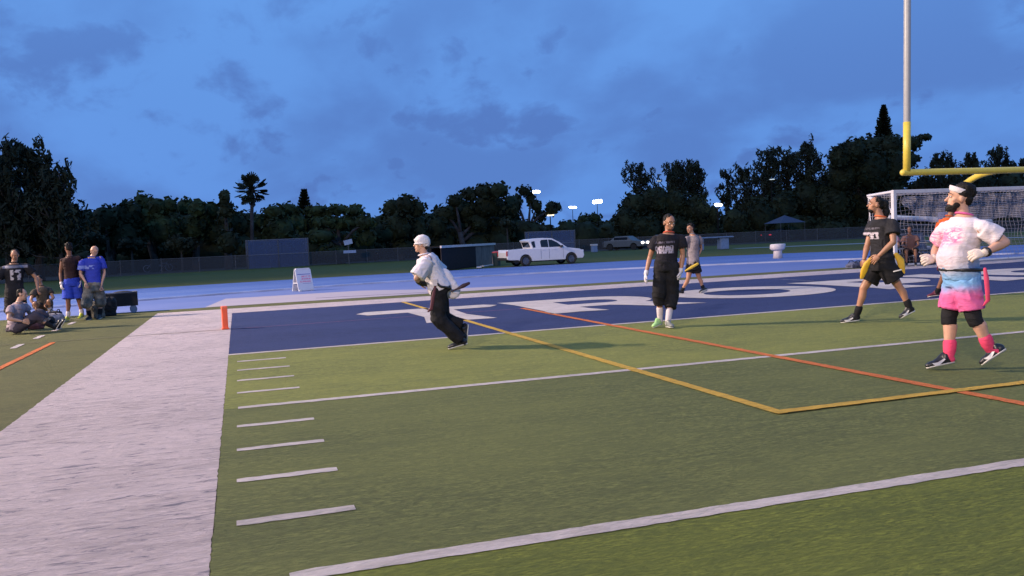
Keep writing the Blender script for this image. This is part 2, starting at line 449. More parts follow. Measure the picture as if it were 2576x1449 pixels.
pm = M().box((0, 0, .415), (.113, .113, .05)); link('top_band', bevel(pm.mesh(), .01), simple('pylon_top', (.80, .16, .07), .5), t)

# ------------------------------------------------------------------ goal posts
MT['goal_yellow'] = simple('goal_yellow', (.72, .55, .07), .38, var=.06)
MT['goal_white'] = simple('goal_white', (.36, .36, .35), .4, var=.05)
gx0, gx1, gy = 20.62, 27.8, 9.22
t = thing('football_goal_post', 'tall yellow football goal post with pale grey upright above the blue end zone', 'goal post', (24.25, 11.25, 0))
def LT(p): return (p[0]-24.25, p[1]-11.25, p[2])
mm = M().tube([LT((gx0-.14, gy, 3.07)), LT((gx1+.14, gy, 3.07))], .105, 14); link('crossbar', mm.mesh(smooth=True), MT['goal_yellow'], t)
for xx, ln in ((gx0, .028), (gx1, -.02)):
    mm = M().tube([LT((xx, gy, 3.1)), LT((xx+ln*1.6, gy, 4.66))], .115, 14, ends=False); up = link('upright', mm.mesh(smooth=True), MT['goal_yellow'], t)
    mm = M().tube([LT((xx+ln*1.6, gy, 4.64)), LT((xx+ln*6.1, gy, 9.2))], .108, 14); link('upright_tube', mm.mesh(smooth=True), MT['goal_white'], up)
gp = []
for i in range(13):
    a = PI/2*i/12
    gp.append(LT((24.25, 11.25-.15-1.75*math.sin(a)*1.0 - .02, 1.55+1.45*(1-math.cos(a))*1.0)))
gp = [LT((24.25, 11.25, 0)), LT((24.25, 11.25, 1.4))]+[LT((24.25, 11.25-2.0*(1-math.cos(PI/2*i/12)), 1.5+1.55*math.sin(PI/2*i/12))) for i in range(1, 13)]
mm = M().tube(gp, .105, 12); link('gooseneck', mm.mesh(smooth=True), MT['goal_yellow'], t)
mm = M().box((0, 0, .9), (.5, .5, 1.8)); link('post_pad', bevel(mm.mesh(), .05), simple('pad_blue', (.03, .05, .16), .6), t)


# ------------------------------------------------------------------ the floodlights of this field (outside the frame, to the left)
def field_mast(x, y, h, aim, watts, label, colr=(1, .76, .58)):
    t = thing('field_floodlight', label, 'floodlight', (x, y, -.02), 0, 'floodlights of this field')
    link('pole', M().tube([(0, 0, 0), (0, 0, h)], [.25, .13], 10).mesh(smooth=True), MT['goal_white'], t)
    d = (Vector((aim[0]-x, aim[1]-y, -h))).normalized(); yaw = math.atan2(d.y, d.x)-PI/2
    link('crossarm', M().box((0, 0, h-.1), (3.6, .15, .15), Matrix.Rotation(yaw, 3, 'Z')).mesh(), MT['fence_metal'], t)
    for k in range(4):
        off = Matrix.Rotation(yaw, 3, 'Z') @ Vector(((k-1.5)*.95, .25, 0)); q = d.to_track_quat('-Z', 'Y').to_matrix()
        link('lamp_housing', M().rings([(tuple(off+Vector((0, 0, h))-d*.30), .16, .16, q.col[0], q.col[1]), (tuple(off+Vector((0, 0, h))), .36, .36, q.col[0], q.col[1])], 14).mesh(), MT['fence_metal'], t)
        l = bpy.data.lights.new('lamp', 'SPOT'); l.energy = watts/4; l.spot_size = math.radians(88); l.spot_blend = .7; l.shadow_soft_size = .35; l.color = colr
        o = bpy.data.objects.new('lamp', l); col.objects.link(o); o.parent = t; o.location = off+Vector((0, 0, h))+d*.06; o.rotation_euler = d.to_track_quat('-Z', 'Y').to_euler()
field_mast(-40, 20.5, 27, (8, 0), FLOOD_A, 'floodlight mast behind the left sideline, beyond the end line')
field_mast(-38, -50, 28, (7, -1), FLOOD_B, 'floodlight mast behind the left sideline, nearest the camera')

# ------------------------------------------------------------------ soccer goal with net
MT['alu_white'] = simple('alu_white', (.62, .60, .62), .35, var=.05)
MT['net'] = simple('net_cord', (.26, .25, .29), .8, var=.1)
sx0, sx1, sy = 20.56, 27.88, 9.75
t = thing('soccer_goal', 'white soccer goal with net standing on the end line behind the blue end zone', 'soccer goal', (sx0, sy, 0))
def LS(x, y, z): return (x-sx0, y-sy, z)
for xx in (sx0, sx1):
    link('goal_post', bevel(M().box(LS(xx, sy, 1.24), (.13, .13, 2.40)).mesh(), .02), MT['alu_white'], t)
link('goal_crossbar', bevel(M().box(LS((sx0+sx1)/2, sy, 2.49), (sx1-sx0+.13, .13, .12)).mesh(), .02), MT['alu_white'], t)
for xx in (sx0, sx1):
    mm = M().tube([LS(xx, sy+.06, 2.50), LS(xx-.03, sy+1.15, 2.44)], .045, 8); link('top_stay', mm.mesh(smooth=True), MT['alu_white'], t)
    mm = M().bar(LS(xx, sy+1.15, 2.42), LS(xx, sy+.07, 1.86), .09, .09); link('diagonal_brace', mm.mesh(), MT['alu_white'], t)
    mm = M().tube([LS(xx, sy+1.15, 2.42), LS(xx, sy+1.0, .05)], .02, 6); link('net_stay', mm.mesh(smooth=True), MT['alu_white'], t)
    mm = M().tube([LS(xx, sy+.07, .05), LS(xx, sy+1.0, .05)], .04, 8); link('ground_bar', mm.mesh(smooth=True), MT['alu_white'], t)
link('back_bar', M().tube([LS(sx0, sy+1.0, .05), LS(sx1, sy+1.0, .05)], .04, 8).mesh(smooth=True), MT['alu_white'], t)
def cord_net(grid, r=.006):
    """grid[i][j] points; thin three-sided cords along both directions"""
    mm = M()
    def strand(pts):
        mm.tube(pts, r, 3, ends=False)
    for row in grid: strand(row)
    for j in range(len(grid[0])): strand([g[j] for g in grid])
    return mm
def sag(p, q, n, s):
    return [tuple(np.array(p)*(1-k/n)+np.array(q)*(k/n)+np.array((0, s*math.sin(PI*k/n), -s*.6*math.sin(PI*k/n)))) for k in range(n+1)]
nx = 44
rows = []
for v in range(19):   # back net from the top stay down to the back bar
    tt = v/18
    y = sy+1.15-.15*tt + .10*math.sin(PI*tt); z = 2.42*(1-tt)+.05
    rows.append([LS(sx0+(sx1-sx0)*u/nx, y+.04*math.sin(u*.7+v), z-.07*abs(math.sin(u*PI/11))*(1-tt)) for u in range(nx+1)])
link('back_net', cord_net(rows).mesh(), MT['net'], t)
rows = []
for v in range(8):
    tt = v/7
    rows.append([LS(sx0+(sx1-sx0)*u/nx, sy+.06+1.09*tt, 2.47-.03*tt-.05*abs(math.sin(u*PI/8))*math.sin(PI*tt)) for u in range(nx+1)])
link('top_net', cord_net(rows).mesh(), MT['net'], t)
for xx in (sx0, sx1):
    rows = []
    for v in range(17):
        tt = v/16; z = 2.44*(1-tt)+.05; d = 1.15-.15*tt
        rows.append([LS(xx, sy+.07+(d-.07)*u/9, z) for u in range(10)])
    link('side_net', cord_net(rows).mesh(), MT['net'], t)
# bunched net hanging in folds at the right of the goal
gm, gnt, gb = new_mat('net_sheet')
gtc = N(gnt, 'ShaderNodeTexCoord').outputs['Object']
w_ = N(gnt, 'ShaderNodeTexWave'); w_.wave_type = 'BANDS'; w_.bands_direction = 'Z'; w_.inputs['Scale'].default_value = 5; w_.inputs['Distortion'].default_value = 2.5
gnt.links.new(gtc, w_.inputs['Vector'])
setin(gnt, gb, 'Base Color', (.42, .40, .46)); setin(gnt, gb, 'Roughness', .9)
setin(gnt, gb, 'Alpha', MR(gnt, w_.outputs['Fac'], .2, .8, .22, .62))
rows = []
gv = []; gf = []
for v in range(9):
    for u in range(41):
        x = 21.9+5.8*u/40; zz = 2.38-(.95+.12*math.sin(u*.35))*v/8*min(1, .35+u/14)
        gv.append(LS(x, sy+1.05+.10*math.sin(u*1.3+v*.4), zz))
for v in range(8):
    for u in range(40):
        a = v*41+u; gf.append((a, a+1, a+42, a+41))
me = bpy.data.meshes.new('bunched_net'); me.from_pydata(gv, [], gf); me.update(); link('bunched_net', me, gm, t)

# small second goal lying behind the first
t = thing('folded_goal_frame', 'white tube frame of a second small goal leaning behind the soccer goal net', 'goal frame', (25.5, 14.2, 0))
mm = M().tube([(-1.2, 0, 1.72), (4.0, .2, 1.38)], .085, 10); link('top_tube', mm.mesh(smooth=True), MT['alu_white'], t)
mm = M().tube([(4.0, .2, 1.38), (4.0, .2, .0)], .05, 8).tube([(-1.2, 0, 1.72), (-1.2, .1, 0)], .05, 8); link('side_tube', M().tube([(4.0, .2, 1.38), (4.0, .2, .0)], .05, 8).mesh(smooth=True), MT['alu_white'], t); link('side_tube', M().tube([(-1.2, 0, 1.72), (-1.2, .1, 0)], .05, 8).mesh(smooth=True), MT['alu_white'], t)
rows = [[(-1.2+5.2*u/16, .05+.3*v/8, (1.70-.34*u/16)*(1-v/8)+.02-.10*math.sin(u/16*PI)*math.sin(v/8*PI)) for u in range(17)] for v in range(9)]
mm = M()
for r_ in rows: mm.tube(r_, .012, 3, ends=False)
link('net', mm.mesh(), MT['net'], t)

# ------------------------------------------------------------------ trees
def foliage(name, a, b, scale=.6):
    mt, nt, bs = new_mat(name)
    pos = N(nt, 'ShaderNodeNewGeometry').outputs['Position']
    n = NOISE(nt, pos, scale, 4); n2 = NOISE(nt, pos, 3.0, 2)
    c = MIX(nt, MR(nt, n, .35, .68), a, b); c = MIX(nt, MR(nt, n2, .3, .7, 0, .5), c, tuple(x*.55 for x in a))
    setin(nt, bs, 'Base Color', c); setin(nt, bs, 'Roughness', .75); bs.inputs['Specular IOR Level'].default_value = .15
    return mt
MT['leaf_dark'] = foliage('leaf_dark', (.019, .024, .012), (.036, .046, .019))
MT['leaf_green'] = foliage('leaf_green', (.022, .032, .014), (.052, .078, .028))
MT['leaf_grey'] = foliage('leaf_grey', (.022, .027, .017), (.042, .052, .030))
MT['bark'] = simple('bark', (.045, .040, .036), .95, var=.35, scale=2, bmp=.4)
MT['bark_pale'] = simple('bark_pale', (.050, .047, .050), .95, var=.35, scale=2, bmp=.4)

def quads_mesh(name, C, A, Bv, core=None):
    """leaf clumps: centres C, half axes A and B (n,3); core = an M of inner masses"""
    n = len(C)
    V = np.empty((n*4, 3)); V[0::4] = C-A-Bv*.6; V[1::4] = C+A*.9-Bv*.8; V[2::4] = C+A*1.1+Bv; V[3::4] = C-A*.7+Bv*.9
    nv = n*4; cv = np.array(core.v) if core and core.v else np.zeros((0, 3)); cf = core.f if core else []
    allv = np.concatenate([V, cv]) if len(cv) else V
    me = bpy.data.meshes.new(name)
    nl = n*4+sum(len(f) for f in cf)
    me.vertices.add(len(allv)); me.vertices.foreach_set('co', allv.reshape(-1))
    me.loops.add(nl); me.polygons.add(n+len(cf))
    li = list(range(nv)); st = list(range(0, nv, 4)); k = nv
    for f in cf:
        st.append(k); li += [i+nv for i in f]; k += len(f)
    me.loops.foreach_set('vertex_index', li); me.polygons.foreach_set('loop_start', st)
    me.update(); me.validate()
    return me
def rand_dirs(n):
    d = rng.normal(size=(n, 3)); return d/np.linalg.norm(d, axis=1)[:, None]
def clump_mesh(name, blobs, leaf=.4, dens=2.6, core=.78, gap=.25, droop=0.0, stretch=1.0):
    """blobs: (centre, (rx,ry,rz)). Leaves crowd near each blob's surface, with gaps cut by a noise"""
    Cs = []; As = []; Bs = []; cm = M()
    for c, r in blobs:
        r = np.array(r); area = 4*PI*((r[0]*r[1]+r[1]*r[2]+r[0]*r[2])/3)
        n = max(12, int(dens*area/(leaf*leaf)*.5))
        d = rand_dirs(n); rad = rng.uniform(.62, 1.10, n)**.8
        p = np.array(c)+d*r*rad[:, None]
        keep = np.ones(n, bool)
        if gap > 0:
            for i in range(n):
                if mnoise.noise(Vector(p[i]*(.55/leaf*.4))) < -.5+gap: keep[i] = rad[i] < .8
        p = p[keep]; d = d[keep]; n = len(p)
        a = rand_dirs(n); a = a-d*(np.sum(a*d, 1)*.6)[:, None]; b = np.cross(a, rand_dirs(n)); b /= np.linalg.norm(b, axis=1)[:, None]+1e-6
        s = leaf*rng.uniform(.35, .8, n)
        if droop: a[:, 2] -= droop
        Cs.append(p); As.append(a*(s*stretch)[:, None]); Bs.append(b*(s*.6)[:, None])
        if core:
            k0 = len(cm.v); cm.ell(c, tuple(r*core), nu=9, nv=6)
            for i in range(k0, len(cm.v)):
                q = Vector(cm.v[i]); w = 1+.28*mnoise.noise(q*.9)
                cm.v[i] = tuple(Vector(c)+(q-Vector(c))*w)
    return quads_mesh(name, np.concatenate(Cs), np.concatenate(As), np.concatenate(Bs), cm)

TREES = 'trees along the far side of the sports ground'
def broad_tree(label, pxblobs, Y, mt='leaf_dark', leaf=.42, trunk_px=None, depth=.9, name='broadleaf_tree', tr=.35, bark='bark', core=.78, gap=.25, forks=4, dens=2.6):
    """pxblobs: (px,py,rx,ry) seen from the field; each blob becomes a clump with its own depth"""
    cxp = sum(b[0] for b in pxblobs)/len(pxblobs) if trunk_px is None else trunk_px
    base = atY(cxp, 650, Y); base.z = -.03
    t = thing(name, label, 'tree', base, 0, TREES)
    bl = []
    for (px, py, rx, ry) in pxblobs:
        dy = random.uniform(-1, 1)*depth
        c = atY(px, py, Y+dy*2.5); sc = CF/((c-CAM).dot(Fv))
        rxm, rym = rx/sc, ry/sc
        bl.append((tuple(c-base), (rxm, max(rxm*.8, rym*.7), rym)))
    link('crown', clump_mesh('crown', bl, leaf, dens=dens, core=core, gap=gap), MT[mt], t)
    mm = M()
    H = max(b[0][2] for b in bl)*.55
    mm.tube([(0, 0, -.1), (.1*tr, .05, H*.35), (random.uniform(-.3, .3), 0, H*.7)], [tr*1.25, tr, tr*.8], 8, ends=False)
    for b in random.sample(bl, min(forks, len(bl))):
        c = Vector(b[0]); s0 = Vector((random.uniform(-.1, .1), 0, H*random.uniform(.35, .68)))
        mm.tube([s0, s0.lerp(c, .5)+Vector((0, 0, .3)), s0.lerp(c, .9)], [tr*.6, tr*.42, tr*.2], 6, ends=False)
    link('trunk', mm.mesh(smooth=True), MT[bark], t)
    return t
def wispy_tree(label, px, top, half, bot, Y, branches=16, name='casuarina_tree', spread=1.0, mt='leaf_grey'):
    branches = int(branches*1.25); half *= 1.2
    """airy needle tree: rising branches, each hung with separate feathery tufts"""
    base = atY(px, 650, Y); base.z = -.03
    sc = CF/((base-CAM).dot(Fv)); tp = atY(px, top, Y)-base; H = tp.z
    zb = (atY(px, bot, Y)-base).z; hw = half/sc
    t = thing(name, label, 'tree', base, 0, TREES)
    mm = M(); mm.tube([(0, 0, -.1), (.2, 0, H*.4), (tp.x*.6, 0, H*.75), (tp.x, tp.y, H*.97)], [H*.022, H*.017, H*.010, H*.003], 7, ends=False)
    bl = []
    for i in range(branches):
        f = i/(branches-1); z0 = zb+(H-zb)*(.0+.85*f); a = random.uniform(0, 2*PI)
        L = hw*(1.15-.75*f)*random.uniform(.6, 1.15)
        e = Vector((math.cos(a)*L, math.sin(a)*L*.8, z0+L*random.uniform(.35, 1.1)*spread)); e.z = min(e.z, H*1.0)
        s = Vector((tp.x*f, 0, z0)); mid = s.lerp(e, .55)-Vector((0, 0, L*.12))
        mm.tube([s, mid, e], [H*.006+.03, H*.004+.02, .02], 5, ends=False)
        for k in range(6):
            q = s.lerp(mid, .4+.6*k/5) if k < 2 else mid.lerp(e, (k-1)/4)
            r = (H*.022+.10)*random.uniform(.6, 1.3)*(1.15-.35*f)
            bl.append((tuple(q+Vector((random.uniform(-.25, .25), random.uniform(-.25, .25), random.uniform(-.1, .5)))), (r*1.0, r*1.0, r*1.5)))
    for k in range(4):
        bl.append(((tp.x*(.8+.05*k), 0, H*(.88+.035*k)), (.35, .35, .55)))
    link('crown', clump_mesh('crown', bl, .24, dens=1.25, core=0, gap=.35, droop=.5, stretch=1.7), MT[mt], t)
    link('trunk', mm.mesh(smooth=True), MT['bark'], t)
    return t

# left big casuarinas
wispy_tree('tall feathery dark tree at the left edge of the photo', 18, 352, 78, 640, 60, 46)
wispy_tree('tall feathery tree second from the left edge with a ragged pointed top', 98, 350, 88, 650, 62, 54)
wispy_tree('feathery tree leaning out right beside the gap of open sky on the left', 150, 420, 62, 650, 58, 34)
broad_tree('dark rounded tree low under the feathery trees on the far left', [(30, 600, 60, 60), (100, 590, 55, 70), (160, 600, 45, 65), (60, 530, 55, 50), (130, 535, 45, 40)], 63, leaf=.5)
# hedge like row
broad_tree('low dark tree filling the dip right of the tall left trees', [(225, 560, 38, 35), (262, 550, 36, 36), (300, 545, 36, 36), (330, 540, 30, 40), (250, 610, 45, 40), (310, 600, 45, 50)], 76)
broad_tree('dark tree with a double rounded top above the standing man in blue', [(358, 508, 26, 26), (395, 520, 30, 28), (370, 560, 45, 45), (425, 518, 26, 24), (410, 575, 45, 45), (365, 620, 40, 35)], 78, 'leaf_green')
broad_tree('broad dark tree left of the pointed tree and palm', [(465, 520, 30, 26), (500, 525, 28, 26), (530, 528, 26, 26), (480, 570, 45, 40), (530, 580, 40, 45), (450, 615, 40, 30)], 80, 'leaf_green')
broad_tree('slim dark pointed tree beside the palm', [(566, 500, 15, 22), (568, 530, 22, 26), (572, 565, 28, 35), (590, 560, 24, 30), (575, 610, 34, 35)], 74)
broad_tree('green layered tree directly right of the palm', [(690, 535, 34, 22), (725, 528, 30, 20), (660, 560, 34, 30), (705, 580, 45, 40), (745, 560, 30, 36), (700, 622, 45, 30)], 79, 'leaf_green')
broad_tree('spreading green tree with flat layered boughs behind the sign', [(800, 530, 34, 16), (845, 528, 36, 15), (890, 530, 32, 14), (815, 560, 40, 18), (870, 562, 45, 18), (920, 560, 30, 18), (800, 596, 45, 20), (865, 600, 48, 22), (925, 598, 30, 26), (850, 636, 60, 20)], 72, 'leaf_green', gap=.32, bark='bark_pale')
broad_tree('round topped dark tree behind the runner in white', [(985, 525, 30, 30), (1020, 515, 30, 28), (1048, 525, 26, 28), (1000, 570, 45, 40), (1045, 580, 35, 40), (960, 585, 36, 30), (1010, 620, 50, 30)], 77)
broad_tree('big dark tree with a pale forked trunk right of the runner', [(1145, 505, 24, 18), (1180, 490, 28, 20), (1215, 482, 28, 22), (1255, 480, 28, 24), (1230, 520, 50, 36), (1175, 530, 36, 30), (1120, 540, 40, 26), (1285, 520, 28, 34), (1095, 570, 36, 32), (1260, 575, 44, 36), (1205, 560, 36, 24)], 80, trunk_px=1165, bark='bark_pale', tr=.34, forks=4)
broad_tree('dark tree with a hole of open sky through its crown', [(1318, 480, 20, 16), (1335, 500, 14, 22), (1350, 520, 12, 24), (1290, 600, 40, 34), (1360, 545, 18, 16), (1385, 525, 18, 20), (1400, 520, 16, 14), (1300, 505, 16, 22), (1330, 585, 26, 22)], 84, trunk_px=1330, leaf=.36, bark='bark_pale', forks=6)
broad_tree('low dark tree below the distant floodlights', [(1470, 555, 22, 18), (1495, 548, 20, 14), (1440, 575, 26, 22), (1505, 575, 30, 24), (1390, 590, 30, 20), (1460, 610, 50, 26), (1530, 600, 22, 30)], 95, 'leaf_green')
# dome tree and the wispy ones behind it
broad_tree('dark dome shaped tree behind the two walking players', [(1600, 520, 46, 42), (1650, 505, 46, 38), (1700, 510, 44, 38), (1750, 525, 44, 38), (1575, 560, 34, 44), (1620, 580, 60, 50), (1700, 580, 60, 50), (1775, 575, 38, 46), (1795, 540, 20, 26)], 78, gap=.12, leaf=.38)
wispy_tree('thin feathery tree rising behind the left side of the dome tree', 1612, 412, 34, 520, 96, 14, spread=1.3)
wispy_tree('feathery tree behind the middle of the dome tree', 1700, 412, 46, 520, 94, 24, spread=1.3)
wispy_tree('feathery tree behind the right shoulder of the dome tree', 1752, 405, 34, 520, 95, 20, spread=1.2)
wispy_tree('sparse feathery tree over the gap right of the dome tree', 1832, 430, 34, 560, 92, 14, spread=1.3)
wispy_tree('feathery tree standing left of the tall right hand group', 1880, 418, 38, 560, 88, 22, spread=1.2)
wispy_tree('tall feathery tree left in the right hand group', 1935, 372, 46, 560, 84, 34, spread=1.1)
wispy_tree('tall feathery tree in the middle of the right hand group', 1985, 372, 40, 560, 86, 30, spread=1.1)
wispy_tree('tallest feathery tree beside the great dark tree', 2040, 345, 44, 560, 82, 36, spread=1.1)
broad_tree('dark tree mass below the feathery right hand group', [(1850, 560, 45, 44), (1910, 545, 45, 50), (1970, 530, 50, 60), (2030, 500, 50, 60), (1880, 600, 50, 30), (1960, 595, 60, 35), (2040, 580, 60, 50)], 80)
broad_tree('great dark tree at the right with a bough reaching past the goal post', [(2110, 395, 34, 34), (2150, 378, 40, 34), (2200, 370, 44, 34), (2245, 368, 36, 32), (2290, 362, 30, 22), (2325, 346, 22, 8), (2120, 440, 50, 50), (2190, 430, 60, 60), (2255, 420, 45, 50), (2285, 405, 26, 24), (2100, 510, 55, 55), (2180, 510, 65, 60), (2250, 500, 50, 55), (2090, 585, 55, 40), (2180, 585, 60, 40), (2255, 570, 50, 45), (2305, 398, 14, 9)], 76, gap=.12, tr=.7)
for i, (px, tp, hw, lb) in enumerate([(2372, 388, 42, 'feathery tree just right of the goal post upright'), (2440, 392, 38, 'second feathery tree above the yellow crossbar'), (2515, 372, 40, 'third and tallest feathery tree above the yellow crossbar'), (2572, 405, 36, 'feathery tree above the crossbar at the right edge of the photo')]):
    wispy_tree(lb, px, tp, hw, 520, 74+i*3, 26, spread=1.1)
broad_tree('dark low tree mass behind the soccer goal', [(2330, 480, 45, 46), (2400, 480, 50, 44), (2470, 475, 50, 46), (2540, 470, 50, 48), (2340, 540, 50, 40), (2430, 540, 60, 40), (2530, 535, 60, 40), (2600, 500, 50, 60)], 78)

# spire of a norfolk pine behind the great dark tree
def spire_tree(px, top, Y, base_px, label):
    base = atY(px, 650, Y); base.z = -.03; tp = atY(px, top, Y)-base; sc = CF/((base-CAM).dot(Fv))
    t = thing('norfolk_pine', label, 'tree', base, 0, TREES); H = tp.z; w = base_px/sc
    mm = M().tube([(0, 0, -.1), (0, 0, H*.6), (tp.x, tp.y, H)], [.38, .25, .04], 8, ends=False); link('trunk', mm.mesh(smooth=True), MT['bark'], t)
    Cs = []; As = []; Bs = []
    z = H*.45; 
    while z < H-.1:
        f = (H-z)/(H*.55); L = max(.12, w*.62*f**.85*random.uniform(.85, 1.1)); k = 13
        for j in range(k):
            a = 2*PI*(j+random.random()*.6)/k; n = max(3, int(L/.22))
            for q in range(n):
                rr = L*(q+1)/n
                Cs.append((tp.x*z/H+math.cos(a)*rr, math.sin(a)*rr, z+.28*rr*rr/max(L, .3)*.6-.08*rr+random.uniform(-.05, .05)))
                As.append((math.cos(a)*.22, math.sin(a)*.22, .05)); Bs.append((-math.sin(a)*.20, math.cos(a)*.20, random.uniform(-.08, .2)))
                Cs.append(Cs[-1]); As.append((math.cos(a)*.18, math.sin(a)*.18, .12)); Bs.append((0, 0, .13))
        z += .30+.08*f
    link('crown', quads_mesh('crown', np.array(Cs), np.array(As), np.array(Bs)), MT['leaf_dark'], t)
spire_tree(2223, 262, 92, 66, 'narrow spire of a norfolk pine rising above the great dark tree')
spire_tree(765, 474, 90, 40, 'thin pale trunked conifer with a small tufted top above the fenced cage')

def fan_palm(px, top, crown_px, Y, label):
    base = atY(px, 650, Y); base.z = -.03; c = atY(px, top+crown_px*.75, Y)-base; sc = CF/((base-CAM).dot(Fv))
    t = thing('fan_palm', label, 'tree', base, 0, TREES); H = c.z; R = crown_px/sc
    mm = M().tube([(0, 0, -.1), (.15, 0, H*.5), (c.x, c.y, H)], [.24, .17, .17], 9, ends=False); link('trunk', mm.mesh(smooth=True), MT['bark_pale'], t)
    Cs = []; As = []; Bs = []; stem = M()
    for i in range(70):
        a = random.uniform(0, 2*PI); el = random.uniform(-.9, 1.4); L = R*random.uniform(.45, .80)
        d = Vector((math.cos(a)*math.cos(el), math.sin(a)*math.cos(el), math.sin(el)))
        e = Vector(c)+d*L; stem.tube([c, e], [.03, .02], 4, ends=False)
        side = d.cross(Vector((0, 0, 1))).normalized(); up = side.cross(d)
        for k in range(9):
            b = (k-4)/4*1.25; dd = (d*math.cos(b)+side*math.sin(b)); q = e+dd*R*.22+Vector((0, 0, -R*.05*abs(b)))
            Cs.append(tuple(q)); As.append(tuple(dd*R*.24)); Bs.append(tuple((up*.4+side*math.cos(b)*.6-d*math.sin(b)*.6)*R*.055))
    link('crown', quads_mesh('crown', np.array(Cs), np.array(As), np.array(Bs), stem), MT['leaf_dark'], t)
    sk = clump_mesh('dead_fronds', [((c.x, c.y, H-R*.42), (R*.34, R*.34, R*.42))], .34, 2.0, core=.5, droop=1.2, stretch=1.6)
    link('dead_fronds', sk, foliage('dead_frond', (.03, .027, .022), (.06, .052, .042)), t)
fan_palm(634, 450, 38, 76, 'tall fan palm with a round crown rising above the tree row')

# undergrowth that closes the view below the crowns: nobody could count it
bl = []
for i in range(230):
    px = -260+i*13.5+random.uniform(-6, 6); Y = 84 if px < 1900 else 80
    c = atY(px, 600, Y+random.uniform(-3, 6)); h = random.uniform(1.2, 2.3)
    bl.append(((c.x, c.y, h*.7), (random.uniform(1.6, 2.6), 1.4, h)))
u = link('undergrowth', clump_mesh('undergrowth', bl, .55, dens=1.6, core=.9, gap=.1), MT['leaf_dark'], kind='stuff')
bl = []
prof_w = [(-300, 560), (215, 552), (350, 520), (560, 528), (640, 545), (900, 540), (950, 552), (1000, 520), (1100, 548), (1150, 512), (1290, 512), (1320, 590), (1420, 598), (1540, 610), (1565, 540), (1620, 508), (1780, 530), (1830, 580), (1900, 520), (2050, 460), (2110, 410), (2290, 405), (2350, 500), (2900, 480)]
for i in range(560):
    px = -260+i*5.3+random.uniform(-6, 6)
    if px > 2700: break
    top = np.interp(px, [a for a, b in prof_w], [b for a, b in prof_w]); Y = 92+random.uniform(-3, 4)
    r = random.uniform(1.5, 2.3); rp = r*CF/105
    py = top+rp*.8+random.random()**2*max(0, 625-top-rp)
    c = atY(px, py, Y); bl.append(((c.x, c.y, max(c.z, .5)), (r, r*.8, r)))
u = link('far_wood', clump_mesh('far_wood', bl, .45, dens=1.5, core=.86, gap=.1), MT['leaf_dark'], kind='stuff')

BUSH = 'pale bushes in front of the tree row'
for i, (px, py, rx, ry, Y, lb) in enumerate([(330, 612, 34, 16, 74, 'grey green bush under the trees above the man in the blue shirt'), (455, 610, 40, 20, 73, 'wide grey green bush under the trees left of the palm'), (240, 600, 30, 18, 72, 'small grey green bush behind the standing men at the left'),
        (1888, 585, 24, 18, 86, 'rounded grey green bush left of the blue canopy tent'), (1275, 560, 20, 12, 74, 'small grey green bush above the parked pickup bed'), (1145, 628, 18, 10, 72, 'low grey bush behind the long dark screen')]):
    c = atY(px, py, Y); sc = CF/((c-CAM).dot(Fv)); b0 = Vector((c.x, c.y, -.03))
    t = thing('bush', lb, 'bush', b0, 0, BUSH)
    bls = [((dx*rx/sc, random.uniform(-.4, .4), (c.z+.03)+dz*ry/sc), (rx/sc*.5, .7, ry/sc*.8)) for dx, dz in ((-.5, -.2), (0, .15), (.5, -.1), (.2, -.5), (-.3, .3))]
    link('crown', clump_mesh('crown', bls, .28, 2.6, core=.7), MT['leaf_grey'], t)
    link('stem', M().tube([(0, 0, 0), (0, 0, c.z)], [.12, .06], 6, ends=False).mesh(), MT['bark'], t)

# ------------------------------------------------------------------ low fence in front of the trees
wm, wnt, wb = new_mat('chain_link')
setin(wnt, wb, 'Base Color', (.075, .075, .085)); setin(wnt, wb, 'Alpha', .55); setin(wnt, wb, 'Roughness', .8)
def fence(pts, h, label, name='chain_link_fence'):
    t = thing(name, label, 'fence', (pts[0][0], pts[0][1], 0)); o0 = Vector((pts[0][0], pts[0][1], 0)); rail = M(); pan = M(); posts = []
    for a, b in zip(pts[:-1], pts[1:]):
        a = Vector((*a, 0))-o0; b = Vector((*b, 0))-o0; L = (b-a).length; n = max(1, int(L/3))
        for i in range(n): posts.append(a.lerp(b, i/n))
        rail.bar(a+Vector((0, 0, h)), b+Vector((0, 0, h)), .05, .05)
        k = len(pan.v); pan.v += [tuple(a+Vector((0, 0, .03))), tuple(b+Vector((0, 0, .03))), tuple(b+Vector((0, 0, h-.03))), tuple(a+Vector((0, 0, h-.03)))]; pan.f.append((k, k+1, k+2, k+3))
    link('top_rail', rail.mesh(), MT['fence_metal'], t); link('wire_mesh', pan.mesh(), wm, t)
    pme = M().tube([(0, 0, -.05), (0, 0, h+.04)], .035, 6).mesh(); pme.materials.append(MT['fence_metal'])
    for p in posts:
        o = bpy.data.objects.new('post', pme); col.objects.link(o); o.location = p; o.parent = t
fence([(-40, 50), (-24, 55), (-6, 65.5), (12, 69.5), (30, 70.5)], 1.25, 'low dark chain link fence along the grass in front of the trees on the left')
fence([(31, 70.5), (52, 65), (75, 60), (95, 54)], 1.25, 'low dark chain link fence at the far side behind the right part of the track')

